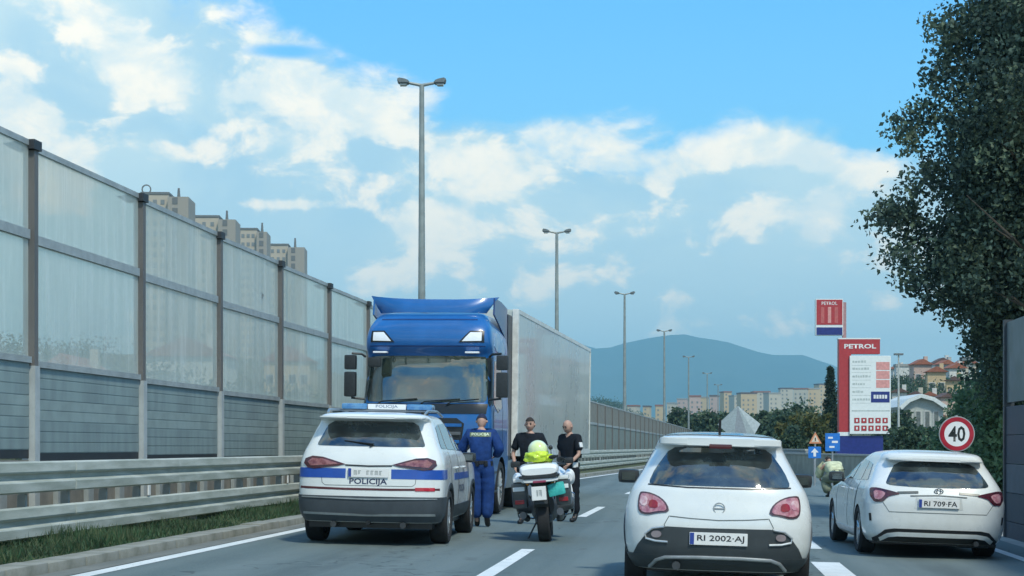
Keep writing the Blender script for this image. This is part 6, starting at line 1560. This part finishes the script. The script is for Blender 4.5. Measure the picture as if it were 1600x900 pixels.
        # loggia column of the wing and window columns
        nf = int((zt-1)/3.)
        b = BM(); bw = BM()
        for f in range(nf):
            z = zt-3.0-3*f
            if z < 0: break
            box(b, X(xs)+w*.10, X(xs)+w*.10+1.5, -dp/2-.12, -dp/2-.01, z, z+1.9)
            for q in (.2, .5, .78): xx = X(x0)+(X(xs)-X(x0))*q; box(bw, xx-.55, xx+.55, -dp/2+1.88, -dp/2+1.99, z+.2, z+1.5)
        o = obj('loggias', b, TD, t); o['kind'] = 'stuff'; o = obj('windows', bw, mat('tower_window', (.22, .24, .24), .4), t); o['kind'] = 'stuff'
        if i == 0:
            b = BM(); lathe(b, [(-.15, 1.05), (-.15, 1.4), (.15, 1.4), (.15, 1.05), (-.15, 1.05)], 'Y', 24)
            for f in [f for f in b.faces if len(f.verts) > 4]: b.faces.remove(f)
            bmesh.ops.translate(b, verts=b.verts, vec=(X(231), -2, zt+1.9)); bmesh.ops.remove_doubles(b, verts=b.verts, dist=1e-5); obj('ring_sign', b, TD, t, True)
            b = BM(); tube(b, [(X(231), -2, zt), (X(231), -2, zt+.7)], .2, 6); obj('ring_post', b, TD, t)
    # low pale buildings seen through the frosted panels
    for i, (px, yt, d, wpx, lb) in enumerate(((120, 600, 120, 110, 'low pale building blurred behind the first full noise wall bay'), (300, 560, 170, 120, 'pale long building blurred behind the middle noise wall bays'), (455, 590, 210, 70, 'small pale building blurred behind the noise wall near the police car'))):
        p = W(px, d); g = ground_h(p.x, p.y); k = d/FPX; h = max(4, H+(HOR-yt)*k-g)
        house((p.x, p.y, g), YAW, wpx*k, 8, h, 2, WC[i], RC[0], lb, 'buildings hidden behind the noise wall', 4, max(1, int(h/3)))
    # slim floodlight pole behind the price board
    for px, d, yt, lb in ((1404, 130, 553, 'slim pale lamp pole right of the price board'), (1516, 60, 560, 'slim pale pole between the hill houses and the big tree')):
        p = W(px, d); z = H+(HOR-yt)*d/FPX; t = empty('lighting_pole', (p.x, p.y, -.4), YAW, lb, 'lamp pole')
        b = BM(); tube(b, [(0, 0, 0), (0, 0, z+.3)], [.11, .06], 10); obj('pole', b, mat('pole_pale', (.5, .52, .48), .5), t, True)
        b = BM(); box(b, -.35, .35, -.2, .2, z+.3, z+.45, .04); obj('lamp_head', b, mat('lamp_head_grey', (.16, .19, .20), .5), t)
town()

# ------------------------------------------------------------------ mountain
def mountain():
    from mathutils import noise as mn
    prof = [(-2600, 640), (-1500, 622), (-700, 600), (0, 585), (500, 560), (800, 545), (895, 531), (925, 545), (950, 543), (1000, 531), (1060, 521), (1110, 530), (1140, 535), (1180, 549), (1215, 556), (1250, 553), (1300, 570), (1345, 590), (1400, 622), (1600, 632), (2300, 636), (3400, 640)]
    V = []; nx, ny = 260, 26
    for j in range(ny+1):
        f = j/ny
        for i in range(nx+1):
            px = -2600+6000*i/nx; yt = float(np.interp(px, [a for a, _ in prof], [b for _, b in prof]))
            d = 5200+2300*f; h = (HOR-yt)*7500/FPX+H+62
            s = f**1.25; p = W(px, d); rd = mn.noise(Vector((px*.012, f*3.5, 1)))*.6+mn.noise(Vector((px*.03, f*8, 5)))*.45
            z = -62+h*s*(1+.60*rd*(1-f)**.6)+(mn.noise(Vector((px*.06, 3, f*2)))*7*s if f > .95 else 0)
            V.append((p.x, p.y, z))
    F = [(j*(nx+1)+i, j*(nx+1)+i+1, (j+1)*(nx+1)+i+1, (j+1)*(nx+1)+i) for j in range(ny) for i in range(nx)]
    me = bpy.data.meshes.new('mountain'); me.from_pydata(V, [], F)
    o = link('mountain', me, ground_mat('mountain_forest', (.030, .050, .030), (.045, .065, .038), (.07, .08, .055), .0022), None, True, 180); o['kind'] = 'structure'
mountain()
def haze():
    b = BM(); box(b, -8500, 8500, -260, 9300, -66, 590); o = obj('haze', b, None); o['kind'] = 'stuff'
    m = bpy.data.materials.new('haze_air'); m.use_nodes = True; t = m.node_tree; t.nodes.clear()
    v = t.nodes.new('ShaderNodeVolumePrincipled'); v.inputs['Color'].default_value = (.42, .84, 1.0, 1); v.inputs['Density'].default_value = .00019; v.inputs['Anisotropy'].default_value = 0
    ou = t.nodes.new('ShaderNodeOutputMaterial'); t.links.new(v.outputs[0], ou.inputs['Volume']); o.data.materials.append(m)
haze()
